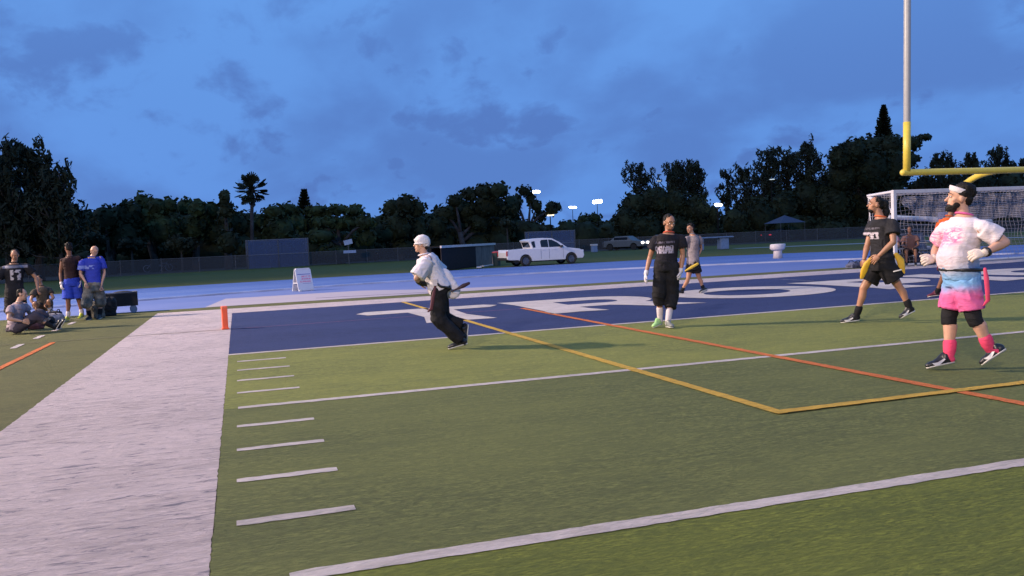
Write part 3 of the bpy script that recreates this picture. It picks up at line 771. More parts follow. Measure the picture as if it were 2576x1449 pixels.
# ------------------------------------------------------------------ throwing cages with blue netting
MT['cage_rail'] = simple('cage_rail', (.16, .17, .22), .6)
nm, nnt, nb = new_mat('blue_netting')
setin(nnt, nb, 'Base Color', (.13, .17, .32)); setin(nnt, nb, 'Alpha', .34); setin(nnt, nb, 'Roughness', .9)
def cage(p0, p1, h, depth, label):
    a = Vector((*p0, 0)); b = Vector((*p1, 0)); d = (b-a).normalized(); nrm = Vector((-d.y, d.x, 0)); t = thing('netted_cage', label, 'cage', a); L = (b-a).length
    P = [Vector((0, 0, 0)), d*L*.5, d*L, d*L+nrm*depth, nrm*depth]
    for q in P:
        link('post', M().tube([q, q+Vector((0, 0, h))], .05, 8).mesh(smooth=True), MT['fence_metal'], t)
    fr = M()
    for z in (h, h*.48):
        for i, j in ((0, 2), (2, 3), (3, 4), (4, 0)): fr.bar(P[i]+Vector((0, 0, z)), P[j]+Vector((0, 0, z)), .045, .045)
    link('rails', fr.mesh(), MT['cage_rail'], t)
    for i, j in ((0, 1), (1, 2), (2, 3), (3, 4), (4, 0)):
        q = M(); q.v = [tuple(P[i]+Vector((0, 0, .02))), tuple(P[j]+Vector((0, 0, .02))), tuple(P[j]+Vector((0, 0, h))), tuple(P[i]+Vector((0, 0, h)))]; q.f = [(0, 1, 2, 3)]
        link('net_panel', q.mesh(), nm, t)
a = gnd(626, 677); b = gnd(778, 669)
cage((a.x, a.y), (b.x, b.y), 2.55, 1.0, 'pale blue netted cage standing on the grass in front of the palm trunk')
a = atY(1332, 640, 62); b = atY(1448, 640, 62)
cage((a.x, a.y), (b.x, b.y), 2.2, 1.0, 'pale blue netted cage behind the white pickup truck')

# ------------------------------------------------------------------ long dark screen with grey bays
MT['grey_panel'] = simple('grey_panel', (.17, .135, .12), .6, var=.2, scale=2)
MT['board_white'] = simple('board_white', (.62, .56, .56), .6, var=.1)
a = gnd(1108, 682); b = gnd(1242, 664); d = (b-a); L = d.length; ang = math.atan2(d.y, d.x)
t = thing('equipment_shelter', 'long low black equipment shelter with white top beam behind the runner', 'shelter', (a.x, a.y, -.02), ang)
H = 1.30
link('back_panel', M().box((L*.36, .5, H*.5), (L*.72, .06, H*.97)).mesh(), MT['screen'], t)
link('roof', M().box((L*.5, .45, H+.05), (L+.1, 1.2, .05)).mesh(), MT['screen'], t)
link('top_beam', bevel(M().box((L*.5, -.12, H+.03), (L+.2, .10, .13)).mesh(), .01), MT['board_white'], t)
link('front_panel', M().box((L*.30, -.08, H*.5), (L*.60, .05, H*.95)).mesh(), simple('screen_front', (.035, .032, .034), .9, spec=.05), t)
for k, (f, w) in enumerate(((.665, 1.25), (.81, 1.6), (.95, 1.2))):
    link('bay_panel', M().box((L*f, -.02, H*.5), (w, .08, H*.94)).mesh(), MT['grey_panel'], t)
for z in (.12, H*.52):
    link('shelf', M().box((L*.86, .2, z), (L*.24, .5, .05)).mesh(), MT['grey_panel'], t)
link('end_panel', M().box((L*.985, -.10, .30), (.75, .05, .58)).mesh(), MT['board_white'], t)
for i, (px, py, w, an, lb) in enumerate([(1226, 668, 2.2, ang, 'white board lying on the grass at the foot of the black shelter'), (1205, 672, 1.3, ang+.3, 'short pale board on the grass left of the longer white board')]):
    p = gnd(px, py, .03); t = link('loose_board', bevel(M().box((0, 0, .03), (w, .28, .06)).mesh(), .008), MT['board_white'], label=lb, cat='board'); t.location = (p.x, p.y, 0); t.rotation_euler = (0, 0, an)
# sandbag weights beside it
p = gnd(1160, 672)
t = thing('folding_barrier', 'small beige folding barrier standing like a tent beside the track', 'barrier', (p.x, p.y, -.01), .5)
for s in (-1, 1):
    link('panel', M().box((0, s*.20, .24), (.75, .03, .56), Matrix.Rotation(s*.68, 3, 'X')).mesh(), simple('beige', (.34, .30, .22), .7, var=.3, scale=5), t)
link('top_hinge', M().bar((-.36, 0, .46), (.36, 0, .46), .05, .03).mesh(), MT['board_white'], t)
p = gnd(1183, 668)
t = thing('folding_barrier', 'small dark folding barrier right behind the beige one', 'barrier', (p.x, p.y, -.01), .4)
for s in (-1, 1):
    link('panel', M().box((0, s*.20, .24), (.85, .03, .56), Matrix.Rotation(s*.68, 3, 'X')).mesh(), simple('dark_grey', (.06, .055, .05), .7), t)

# ------------------------------------------------------------------ white pickup truck
MT['truck_paint'] = simple('truck_paint', (.62, .62, .66), .22, var=.03); MT['glass_dark'] = simple('glass_dark', (.008, .010, .016), .08)
MT['rubber'] = simple('rubber', (.012, .012, .013), .8); MT['rim'] = simple('rim', (.20, .20, .21), .35, metal=.8); MT['plastic_dark'] = simple('plastic_dark', (.02, .02, .022), .6)
MT['red_lamp'] = simple('red_lamp', (.35, .03, .03), .2); MT['head_glass'] = simple('head_glass', (.75, .75, .75), .1)
def extrude_profile(poly, y0, y1, taper=None):
    n = len(poly); vs = [(x, y0, z) for x, z in poly]+[(x, y1, z) for x, z in poly]
    if taper:
        zb, zt, amt = taper
        vs = [(x, y*(1-amt*max(0, (z-zb)/(zt-zb))), z) for x, y, z in vs]
    me = bpy.data.meshes.new('m'); bm = bmesh.new(); bv = [bm.verts.new(v) for v in vs]
    bm.faces.new(bv[:n]); bm.faces.new(bv[n:][::-1])
    for i in range(n): bm.faces.new((bv[i], bv[n+i], bv[n+(i+1) % n], bv[(i+1) % n]))
    bmesh.ops.recalc_face_normals(bm, faces=bm.faces)
    bm.to_mesh(me); bm.free(); return me
def arch(cx, r=.43, z0=.34, zc=.36):
    return [(cx+r*math.cos(a), max(z0, zc+r*math.sin(a))) for a in [PI*i/10 for i in range(11)]][::-1]
p = gnd(1311, 668.5); p2 = gnd(1436, 661.5)
t = thing('pickup_truck', 'white four door pickup truck parked on the grass beyond the blue track', 'pickup truck', (p.x, p.y, -.02), .05); t.scale = (.86, .86, .86)
WB = 3.32
body = [(-1.30, .50), (-1.33, .95), (-1.25, 1.13), (.30, 1.16), (1.2, 1.13), (2.85, 1.12), (3.2, 1.10), (3.95, 1.00), (4.22, .86), (4.28, .55), (4.18, .36)]
low = arch(WB)[::-1] + [(WB-.45, .32), (.46, .32)] + arch(0)[::-1] + [(-.5, .42), (-1.15, .44)]
bme = extrude_profile(body+low, -.95, .95); bevel(bme, .035, 2); link('body', bme, MT['truck_paint'], t)
link('underbody', M().box((1.5, 0, .40), (4.6, 1.5, .28)).mesh(), MT['plastic_dark'], t)
cabp = [(.52, 1.12), (.38, 1.52), (.22, 1.70), (.55, 1.79), (1.3, 1.83), (2.0, 1.78), (2.55, 1.50), (3.08, 1.11)]
cme = extrude_profile(cabp, -.90, .90, (1.1, 1.8, .16)); bevel(cme, .03, 2); link('cab', cme, MT['truck_paint'], t)
def side_pane(name, poly, mt, off=.012):
    for s in (-1, 1):
        vs = []
        for x, z in poly:
            y = .90*(1-.16*max(0, (z-1.1)/.7)); vs += [(x, s*(y+off), z)]
        vs2 = [(x, y-s*.02, z) for x, y, z in vs]; n = len(vs)
        me = bpy.data.meshes.new(name); me.from_pydata(vs+vs2, [], [tuple(range(n)), tuple(range(n, 2*n))[::-1]]+[(i, (i+1) % n, n+(i+1) % n, n+i) for i in range(n)]); merge_normals(me)
        link(name, me, mt, t)
side_pane('side_window', [(1.15, 1.22), (1.12, 1.60), (1.22, 1.70), (1.66, 1.71), (1.68, 1.20)], MT['glass_dark'])
side_pane('side_window', [(1.73, 1.20), (1.72, 1.71), (1.98, 1.68), (2.38, 1.47), (2.66, 1.20)], MT['glass_dark'])
side_pane('quarter_window', [(.58, 1.20), (.48, 1.50), (.50, 1.62), (.72, 1.64), (.74, 1.22)], MT['glass_dark'])
ws = M(); ws.v = [(3.10, -.82, 1.13), (3.10, .82, 1.13), (2.06, .68, 1.775), (2.06, -.68, 1.775), (3.07, -.82, 1.10), (3.07, .82, 1.10), (2.03, .68, 1.745), (2.03, -.68, 1.745)]
ws.f = [(0, 1, 2, 3), (7, 6, 5, 4), (0, 4, 5, 1), (1, 5, 6, 2), (2, 6, 7, 3), (3, 7, 4, 0)]
link('windscreen', merge_normals(ws.mesh()), simple('windscreen', (.07, .08, .11), .08), t)
link('rear_window', M().box((.38, 0, 1.42), (.03, 1.2, .34), Matrix.Rotation(-.3, 3, 'Y')).mesh(), MT['glass_dark'], t)
link('bed_liner', M().box((-.46, 0, 1.135), (1.45, 1.60, .03)).mesh(), MT['plastic_dark'], t)
for s in (-1, 1):
    link('mirror', bevel(M().box((2.58, s*1.02, 1.22), (.16, .20, .15)).mesh(), .02), MT['plastic_dark'], t)
    link('headlight', bevel(M().box((4.13, s*.74, .86), (.24, .36, .13)).mesh(), .02), MT['head_glass'], t)
    link('tail_light', bevel(M().box((-1.25, s*.86, .88), (.16, .18, .34)).mesh(), .02), MT['red_lamp'], t)
    for x in (1.62, 2.40): link('door_handle', M().box((x-.35, s*.965, 1.04), (.16, .03, .03)).mesh(), MT['truck_paint'], t)
    for x in (1.10, 1.70, 2.72): link('door_seam', M().box((x, s*.953, .76), (.012, .006, .66)).mesh(), MT['plastic_dark'], t)
    for x in (0, WB):
        wh = thing('wheel', '', '', (x, s*.86, .36)); del wh['label']; del wh['category']; wh.parent = t
        tm = M()
        prof = [(.24, -.11), (.34, -.115), (.365, -.08), (.365, .08), (.34, .115), (.24, .11)]
        vs = []; nn = 24
        for i in range(nn):
            an = 2*PI*i/nn
            for r_, y_ in prof: vs.append((r_*math.cos(an), y_, r_*math.sin(an)))
        fs = [(i*6+j, i*6+(j+1) % 6, ((i+1) % nn)*6+(j+1) % 6, ((i+1) % nn)*6+j) for i in range(nn) for j in range(6)]
        tm.add(vs, fs); link('tyre', merge_normals(tm.mesh(smooth=True)), MT['rubber'], wh)
        rm = M()
        for k in range(6):
            an = 2*PI*k/6; rm.bar((0, s*.06, 0), (.24*math.cos(an), s*.08, .24*math.sin(an)), .03, .06, (0, 1, 0))
        rm.tube([(0, -.05, 0), (0, .05, 0)], .23, 16, ends=False); link('rim', rm.mesh(), MT['rim'], wh)
link('grille', bevel(M().box((4.235, 0, .78), (.05, 1.0, .22)).mesh(), .01), MT['plastic_dark'], t)
link('front_bumper', bevel(M().box((4.22, 0, .46), (.16, 1.7, .18)).mesh(), .03), MT['plastic_dark'], t)
link('rear_bumper', bevel(M().box((-1.33, 0, .52), (.14, 1.6, .18)).mesh(), .03), MT['plastic_dark'], t)
# red cooler left of it
p = gnd(1250, 668)
t = thing('trash_can', 'dark green trash can with a red lid left of the white pickup truck', 'trash can', (p.x, p.y, -.02))
link('barrel', M().rings([((0, 0, 0), .22, .22, Vector((1, 0, 0)), Vector((0, 1, 0))), ((0, 0, .8), .27, .27, Vector((1, 0, 0)), Vector((0, 1, 0)))], 16).mesh(), simple('bin_green', (.02, .045, .05), .5), t)
link('lid', M().ell((0, 0, .82), (.29, .29, .09)).mesh(smooth=True), simple('lid_red', (.40, .05, .06), .5), t)

# ------------------------------------------------------------------ sandwich board sign on the track
mt, nt, b = new_mat('sign_face')
tc = N(nt, 'ShaderNodeTexCoord').outputs['Object']; sp = N(nt, 'ShaderNodeSeparateXYZ'); nt.links.new(tc, sp.inputs[0])
def rng_mask(nt, v, lo, hi, soft=.01):
    return ML(nt, 'MULTIPLY', MR(nt, v, lo-soft, lo+soft), MR(nt, v, hi+soft, hi-soft))
zc = sp.outputs[2]; xc = sp.outputs[0]
base_c = MIX(nt, NOISE(nt, tc, 5, 3), (.62, .62, .68), (.50, .50, .58))
c1 = MIX(nt, ML(nt, 'MULTIPLY', rng_mask(nt, zc, .60, .625, .005), rng_mask(nt, xc, -.26, .27)), base_c, (.08, .08, .34))
c1 = MIX(nt, ML(nt, 'MULTIPLY', rng_mask(nt, zc, .26, .272, .004), rng_mask(nt, xc, -.1, .26)), c1, (.10, .10, .30))
dist = NOISE(nt, VMUL(nt, tc, (22, 1, 9)), 1, 2)
for lo, hi in ((.50, .56), (.41, .47), (.31, .37)):
    txt = ML(nt, 'MULTIPLY', ML(nt, 'MULTIPLY', rng_mask(nt, zc, lo, hi, .008), rng_mask(nt, xc, -.20 if lo < .4 else -.12, .25)), MR(nt, dist, .40, .5))
    c1 = MIX(nt, ML(nt, 'MULTIPLY', txt, .75), c1, (.62, .12, .24))
setin(nt, b, 'Base Color', c1); setin(nt, b, 'Roughness', .45)
MT['sign_plastic'] = simple('sign_plastic', (.55, .55, .58), .5)
p = gnd(763, 731)
t = thing('sandwich_board', 'white plastic sandwich board sign with red lettering standing on the blue track', 'sign', (p.x, p.y, -.008), .42)
for s in (-1, 1):
    pm = M().box((0, 0, .40), (.62, .025, .82)); me = bevel(pm.mesh(), .008); me.transform(Matrix.Translation((0, s*.20, 0)) @ Matrix.Rotation(s*.20, 4, 'X'))
    o = link('panel', bevel(M().box((0, 0, .40), (.62, .03, .80)).mesh(), .01), mt if s < 0 else MT['sign_plastic'], t); o.location = (0, s*.235, .01); o.rotation_euler = (s*.26, 0, 0)
link('top_hinge', M().bar((-.27, 0, .80), (.27, 0, .80), .10, .05).mesh(), MT['sign_plastic'], t)
for s in (-1, 1): link('side_strap', M().bar((s*.30, -.15, .30), (s*.30, .15, .30), .02, .03).mesh(), MT['sign_plastic'], t)
for s in (-1, 1):
    for q in (-1, 1): link('foot', M().box((s*.24, q*.245, .03), (.10, .08, .05)).mesh(), MT['sign_plastic'], t)

# white barrel on the track at the right
p = gnd(1957, 649)
X_, Y_ = Vector((1, 0, 0)), Vector((0, 1, 0))
t = thing('white_barrel', 'white barrel with a wide folded rim standing on the track edge', 'barrel', (p.x, p.y, -.01))
link('barrel', M().rings([((0, 0, 0), .24, .24, X_, Y_), ((0, 0, .35), .21, .21, X_, Y_), ((0, 0, .55), .27, .27, X_, Y_)], 14).mesh(smooth=True), MT['board_white'], t)
link('rim', M().rings([((0, 0, .40), .30, .26, X_, Y_), ((-.02, 0, .50), .40, .30, X_, Y_), ((.02, 0, .68), .41, .30, X_, Y_), ((.03, 0, .72), .38, .28, X_, Y_)], 14).mesh(smooth=True), MT['board_white'], t)

# things far off on the grass
def small_boxes(name, label, cat, px, py, parts, sc=1):
    p = gnd(px, py); t = thing(name, label, cat, (p.x, p.y, -.02))
    for nme, c, d, mt in parts: link(nme, bevel(M().box(c, d).mesh(), min(d)*.15), mt, t)
    return t
MT['pale_blue'] = simple('pale_blue', (.20, .27, .42), .5)
small_boxes('equipment_box', 'small white and blue box on the grass right of the pickup truck', 'box', 1495, 634, [('lid', (0, 0, .72), (.62, .5, .16), MT['board_white']), ('box', (0, 0, .33), (.55, .45, .66), MT['pale_blue'])])
small_boxes('folding_table', 'pale blue table at the grass edge behind the player in grey', 'table', 1795, 628, [('tabletop', (0, 0, 1.02), (3.3, .9, .09), MT['pale_blue']), ('leg', (-1.3, 0, .49), (.55, .6, .98), MT['pale_blue']), ('leg', (.9, 0, .49), (.8, .6, .98), MT['pale_blue'])])
c = atY(877, 634, 64)
t = thing('notice_board', 'small white notice board on a post by the fence left of the runner', 'notice board', (c.x, c.y, 0))
link('board', M().box((0, 0, 2.0), (.75, .05, .42), Matrix.Rotation(-.2, 3, 'Y')).mesh(), simple('nb', (.40, .46, .6), .6), t)
link('lower_board', M().box((.1, 0, 1.15), (1.1, .05, .25)).mesh(), simple('nb2', (.33, .40, .58), .6), t)
link('post', M().tube([(0, .05, 0), (0, .05, 2.1)], .04, 6).mesh(), MT['fence_metal'], t)
# pale bicycles leaning on the fence at the left
for k, (px, py) in enumerate(((385, 684), (412, 682))):
    p = gnd(px, py); t = thing('bicycle', ['pale bicycle leaning on the low fence, the left one of two', 'pale bicycle leaning on the low fence, the right one of two'][k], 'bicycle', (p.x, p.y, 0), .2, 'bicycles by the fence')
    mb = simple('bike_pale', (.34, .34, .44), .5)
    for x in (-.52, .52):
        w = M(); w.tube([(x+.33*math.cos(2*PI*i/16), 0, .34+.33*math.sin(2*PI*i/16)) for i in range(17)], .03, 5, ends=False); link('wheel', w.mesh(), mb, t)
    f = M(); f.tube([(-.52, 0, .34), (-.15, 0, .78), (.38, 0, .80), (.52, 0, .34)], .03, 5).tube([(-.15, 0, .78), (-.02, 0, .32), (.38, 0, .80)], .03, 5); link('frame', f.mesh(), mb, t)
    link('saddle', M().ell((-.2, 0, .90), (.13, .07, .04)).mesh(), MT['plastic_dark'], t); link('handlebar', M().tube([(.36, -.25, .98), (.36, .25, .98)], .02, 5).mesh(), mb, t)

# canopy tent and cars in the far shade
c = atY(1975, 600, 72); c.z = 0
t = thing('canopy_tent', 'blue pop up canopy tent in the dark shade under the right hand trees', 'tent', (c.x, c.y, 0))
rf = M(); rf.v = [(-1.7, -1.6, 2.1), (1.7, -1.6, 2.1), (1.7, 1.6, 2.1), (-1.7, 1.6, 2.1), (0, 0, 3.0)]; rf.f = [(0, 1, 4), (1, 2, 4), (2, 3, 4), (3, 0, 4), (3, 2, 1, 0)]
link('roof', merge_normals(rf.mesh()), simple('canopy_blue', (.045, .055, .10), .8), t)
for x in (-1.6, 1.6):
    for y in (-1.5, 1.5): link('leg', M().tube([(x, y, 0), (x, y, 2.1)], .03, 6).mesh(), MT['fence_metal'], t)
MT['lamp_white'] = emit('lamp_white', (1, .95, .85), 6); MT['lamp_red'] = emit('lamp_red', (1, .05, .08), .8); MT['lamp_warm'] = emit('lamp_warm', (1, .75, .6), 1.5)
def far_car(px, py, Y, label, paint, heading=0, lamp=None, lamps_at=()):
    c = atY(px, py, Y); c.z = -.02
    t = thing('parked_car', label, 'car', c, heading)
    prof = [(-2.2, .35), (-2.25, .8), (-2.0, .98), (-1.3, 1.02), (-.8, 1.42), (.6, 1.45), (1.2, 1.0), (2.1, .88), (2.25, .6), (2.2, .35)]
    low = arch(1.35, .38, .34, .34)[::-1]+arch(-1.35, .38, .34, .34)[::-1]
    me = extrude_profile(prof+low, -.85, .85, (.95, 1.45, .2)); bevel(me, .03, 1); link('body', me, paint, t)
    for s in (-1, 1):
        g = M().box((-.1, s*.80, 1.2), (1.5, .05, .26)); link('side_window', g.mesh(), MT['glass_dark'], t)
        for x in (-1.35, 1.35): link('wheel', M().tube([(x, s*.85, .33), (x, s*.66, .33)], .32, 14, ends=False).mesh(), MT['rubber'], t)
        link('headlight', M().ell((2.28, s*.6, .72), (.14, .20, .12)).mesh(), MT['lamp_white'] if lamp else MT['head_glass'], t)
        link('tail_light', M().ell((-2.22, s*.6, .8), (.06, .2, .08)).mesh(), MT['lamp_red'] if lamp == 'tail' else MT['red_lamp'], t)
    return t
MT['silver'] = simple('silver', (.10, .11, .12), .4); MT['car_dark'] = simple('car_dark', (.02, .02, .025), .3)
far_car(1572, 600, 68, 'silver car with a lit headlight parked in the dark left of the black clad player', MT['silver'], -.9, 'head')
far_car(1674, 600, 70, 'car with a lit headlight half hidden behind the player in grey', MT['silver'], -1.1, 'head')
far_car(1955, 606, 78, 'dark car with lit lamps parked behind the canopy tent', MT['car_dark'], .35, 'tail')

# ------------------------------------------------------------------ distant floodlights
MT['flood'] = emit('flood_lamp', (1, .98, .93), 14); MT['flood_dim'] = emit('flood_lamp_dim', (1, .88, .6), 2); MT['flood_faint'] = emit('flood_lamp_faint', (.8, .9, .9), .7)
def far_mast(px, py, Y, w, h, label, mt, n=4):
    c = atY(px, py, Y); t = thing('floodlight_mast', label, 'floodlight', (c.x, c.y, -.03), 0, 'floodlights of the distant pitch')
    link('pole', M().tube([(0, 0, 0), (0, 0, c.z)], [.11, .06], 8).mesh(smooth=True), MT['screen'], t)
    link('crossarm', M().box((0, .1, c.z), (w*2, .12, .12)).mesh(), MT['screen'], t)
    for i in range(n):
        x = (i-(n-1)/2)*w*2/n; link('lamp', M().ell((x, -.2, c.z+random.uniform(-.15, .15)*h), (w/n*1.35, .2, h*.72)).mesh(smooth=True), mt, t)
far_mast(1348, 482, 150, .75, .38, 'lit floodlight at the right tip of the dark tree with the sky hole', MT['flood'], 3)
far_mast(1440, 521, 165, .85, .30, 'lit floodlight alone in the sky left of the brightest one', MT['flood'], 3)
far_mast(1502, 507, 150, 1.0, .52, 'brightest distant floodlight in the open sky gap', MT['flood'], 4)
far_mast(1384, 541, 83, .42, .12, 'dim yellowish floodlight glimmering through the tree below the sky hole', MT['flood_dim'], 3)
far_mast(1805, 515, 74, .42, .22, 'lit floodlight at the edge of the dome tree', MT['flood'], 3)
far_mast(1940, 451, 79, .30, .08, 'small faint floodlight seen through the tall feathery right hand trees', MT['flood_faint'], 2)
far_mast(1656, 455, 92, .25, .07, 'small faint floodlight seen through the feathery tree above the dome tree', MT['flood_faint'], 2)

# ------------------------------------------------------------------ people
def skin_mat(name, c):
    mt, nt, b = new_mat(name)
    tc = N(nt, 'ShaderNodeTexCoord').outputs['Object']
    n = NOISE(nt, tc, 9, 4)
    setin(nt, b, 'Base Color', MIX(nt, MR(nt, n, .3, .7), tuple(x*.86 for x in c), (c[0]*1.1, c[1]*1.02, c[2])))
    setin(nt, b, 'Roughness', .48); b.inputs['Specular IOR Level'].default_value = .4
    bump(nt, b, NOISE(nt, tc, 60, 3), .15, .003); return mt
def cloth(name, c, var=.10, rough=.85):
    mt, nt, b = new_mat(name)
    tc = N(nt, 'ShaderNodeTexCoord').outputs['Object']
    n = NOISE(nt, tc, 6, 5); w = NOISE(nt, VMUL(nt, tc, (9, 9, 22)), 1, 4, .6, 1.0)
    setin(nt, b, 'Base Color', MIX(nt, MR(nt, n, .3, .7), tuple(x*(1-var) for x in c), tuple(min(1, x*(1+var)) for x in c)))
    setin(nt, b, 'Roughness', rough); b.inputs['Specular IOR Level'].default_value = .2
    bump(nt, b, w, .55, .02); return mt, nt, b, tc
def print_on(mt, nt, b, tc, boxes, colr, fac=.9, grain=(38, 1, 14), side=-1):
    """lettering printed on the front of a shirt: boxes of (x0, x1, z0, z1) in the wearer's picture plane"""
    sp = N(nt, 'ShaderNodeSeparateXYZ'); nt.links.new(tc, sp.inputs[0])
    prev = b.inputs['Base Color'].links[0].from_socket
    br = MR(nt, NOISE(nt, VMUL(nt, tc, grain), 1, 1, .4), .42, .50)
    front = MR(nt, sp.outputs[1], .14, .08)
    tot = None
    for x0, x1, z0, z1 in boxes:
        k = ML(nt, 'MULTIPLY', rng_mask(nt, sp.outputs[0], x0, x1, .012), rng_mask(nt, sp.outputs[2], z0, z1, .008))
        tot = k if tot is None else ML(nt, 'MAXIMUM', tot, k)
    tot = ML(nt, 'MULTIPLY', ML(nt, 'MULTIPLY', ML(nt, 'MULTIPLY', tot, br), front), fac)
    c = MIX(nt, tot, prev, colr); nt.links.new(c, b.inputs['Base Color'])

SKIN = {'fair': skin_mat('skin_fair', (.50, .30, .21)), 'tan': skin_mat('skin_tan', (.36, .19, .115)), 'brown': skin_mat('skin_brown', (.20, .098, .060)), 'dark': skin_mat('skin_dark', (.10, .052, .036))}
HAIR = cloth('hair_black', (.010, .009, .009), .4, .6)[0]
EYEW = simple('eye_white', (.6, .58, .56), .3); EYED = simple('eye_dark', (.02, .012, .01), .2)

class Pose:
    """joints given where the photograph shows them, turned into metres round the feet"""
    def __init__(s, bx, by, sc): s.bx, s.by, s.sc = bx, by, sc
    def __call__(s, px, py, dy=0.0, z=None):
        dx, di = px-s.bx, py-s.by; th = .045
        x = (dx*math.cos(th)-di*math.sin(th))/s.sc; zz = (dx*math.sin(th)-di*math.cos(th))/s.sc
        k = 1+dy*s.sc/CF
        zz = CZ+(zz-CZ)*k
        return Vector((x*k, dy, zz if z is None else z))

def frame(f, u):
    f = f.normalized(); r = f.cross(u).normalized(); u2 = r.cross(f)
    return r, f, u2
def build_head(mm, c, f, u, k=1.0, beard=None, face=True):
    r, f, u = frame(f, u); R = Matrix((r, f, u)).transposed()
    def P(a, b_, c_): return c+r*(a*k)+f*(b_*k)+u*(c_*k)
    mm.ell(P(0, -.012, .028), (.076*k, .094*k, .090*k), R, 16, 12)
    mm.ell(P(0, .022, -.045), (.058*k, .062*k, .072*k), R, 14, 10)
    mm.ell(P(0, .055, -.098), (.026*k, .026*k, .020*k), R, 10, 8)
    if face:
        mm.tube([P(0, .078, .012), P(0, .103, -.028)], [.009*k, .0145*k], 8)
        mm.tube([P(-.045, .066, .030), P(0, .080, .032), P(.045, .066, .030)], [.012*k, .013*k, .012*k], 8)
        mm.ell(P(0, .078, -.062), (.024*k, .012*k, .013*k), R, 10, 6)
        for s in (-1, 1):
            mm.ell(P(s*.046, .045, -.02), (.020*k, .022*k, .018*k), R, 8, 6)
            mm.ell(P(s*.077, -.010, -.008), (.010*k, .020*k, .032*k), R, 8, 6)
    return P, R
def hand_raw(W, d, n, k=1.0, curl=.5, thumb=1):
    """palm, four unequal curled fingers and a thumb leaving the side of the palm; d along the forearm, n out of the back of the hand"""
    d = d.normalized(); n = (n-d*n.dot(d)).normalized(); s = d.cross(n); raw = M()
    R = Matrix((s, d, n)).transposed()
    raw.ell(W+d*.045*k, (.040*k, .052*k, .017*k), R, 10, 8)
    for i, L in enumerate((.070, .080, .074, .058)):
        a = W+d*(.082-.004*abs(i-1.5))*k+s*((i-1.5)*.0205)*k; dirv = (d+s*(i-1.5)*.07).normalized(); pts = [a-dirv*.02*k, a]; ang = 0
        for seg, f in ((0, .45), (1, .32), (2, .23)):
            ang += curl*(.55+.35*seg); v = dirv*math.cos(ang)-n*math.sin(ang); pts.append(pts[-1]+v*L*f*k)
        raw.tube(pts, [.0095*k, .0095*k, .0088*k, .008*k, .007*k], 7)
    a = W+d*.022*k+s*thumb*.028*k; v1 = (d*.75+s*thumb*.62-n*.30).normalized(); v2 = (d*.9+s*thumb*.15-n*.45).normalized()
    raw.tube([a, a+v1*.038*k, a+v1*.038*k+v2*.032*k, a+v1*.038*k+v2*.052*k], [.013*k, .011*k, .010*k, .008*k], 7)
    return raw
def shoe(t, A, heel, toe, mt, sole_mt, side=1, k=1.0, swoosh=None, vox=.006, laces=None):
    f = (toe-heel).normalized(); up = (A-heel); up = (up-f*up.dot(f)).normalized(); r = f.cross(up); R = Matrix((r, f, up)).transposed(); L = (toe-heel).length
    def P(a, b_, c_): return heel+r*a+f*b_+up*c_
    mm = M()
    mm.ell(P(0, L*.14, .045), (.036, .050, .048), R, 12, 8); mm.ell(P(0, L*.42, .045), (.037, .085, .042), R, 12, 8)
    mm.ell(P(0, L*.70, .036), (.046, .075, .032), R, 12, 8); mm.ell(P(0, L*.88, .030), (.040, .042, .026), R, 12, 8)
    mm.tube([P(0, L*.26, .05), P(0, L*.20, .105)], [.042, .042], 12, ends=False)
    mm.tube([P(0, L*.55, .055), P(0, L*.28, .098)], [.026, .030], 10)
    s = link('shoe', mm.fuse(vox, 3), mt, t)
    so = M(); outl = [(.0, -.01, .030), (.25, .0, .033), (.5, 0, .034), (.72, 0, .046), (.9, 0, .038), (1.02, 0, .012)]
    so.rings([(P(0, L*a-.004, .009), w, .010, r, up) for a, _, w in outl], 10); 
    link('sole', so.mesh(smooth=True), sole_mt, s)
    for side in ((-1, 1) if swoosh else ()):
        # tick shaped flash on the outer side of the shoe
        pts = [(.80, .040), (.72, .026), (.60, .024), (.45, .040), (.28, .062), (.18, .078)]; wd = [.003, .014, .017, .012, .007, .002]
        v = []; fcs = []
        for (a, z), w in zip(pts, wd):
            wside = .038 if a < .6 else .047
            for dz in (-w, w): v.append(P(side*(wside+.0035-abs(z+dz-.035)*.16), L*a, z+dz))
        n = len(pts)
        v2 = [p-r*side*.006 for p in v]; vv = [tuple(p) for p in v+v2]
        fcs = [(2*i, 2*i+1, 2*i+3, 2*i+2) for i in range(n-1)]+[(2*n+2*i, 2*n+2*i+2, 2*n+2*i+3, 2*n+2*i+1) for i in range(n-1)]
        for i in range(n-1): fcs += [(2*i, 2*i+2, 2*n+2*i+2, 2*n+2*i), (2*i+1, 2*n+2*i+1, 2*n+2*i+3, 2*i+3)]
        me = bpy.data.meshes.new('swoosh'); me.from_pydata(vv, [], fcs); merge_normals(me); link('flash', me, swoosh, s)
    if laces:
        lc = M()
        for q in range(5): lc.tube([P(-.020, L*(.33+.055*q), .098-.009*q), P(.020, L*(.35+.055*q), .096-.009*q)], .0035, 5)
        link('laces', lc.mesh(smooth=True), laces, s)
    return s

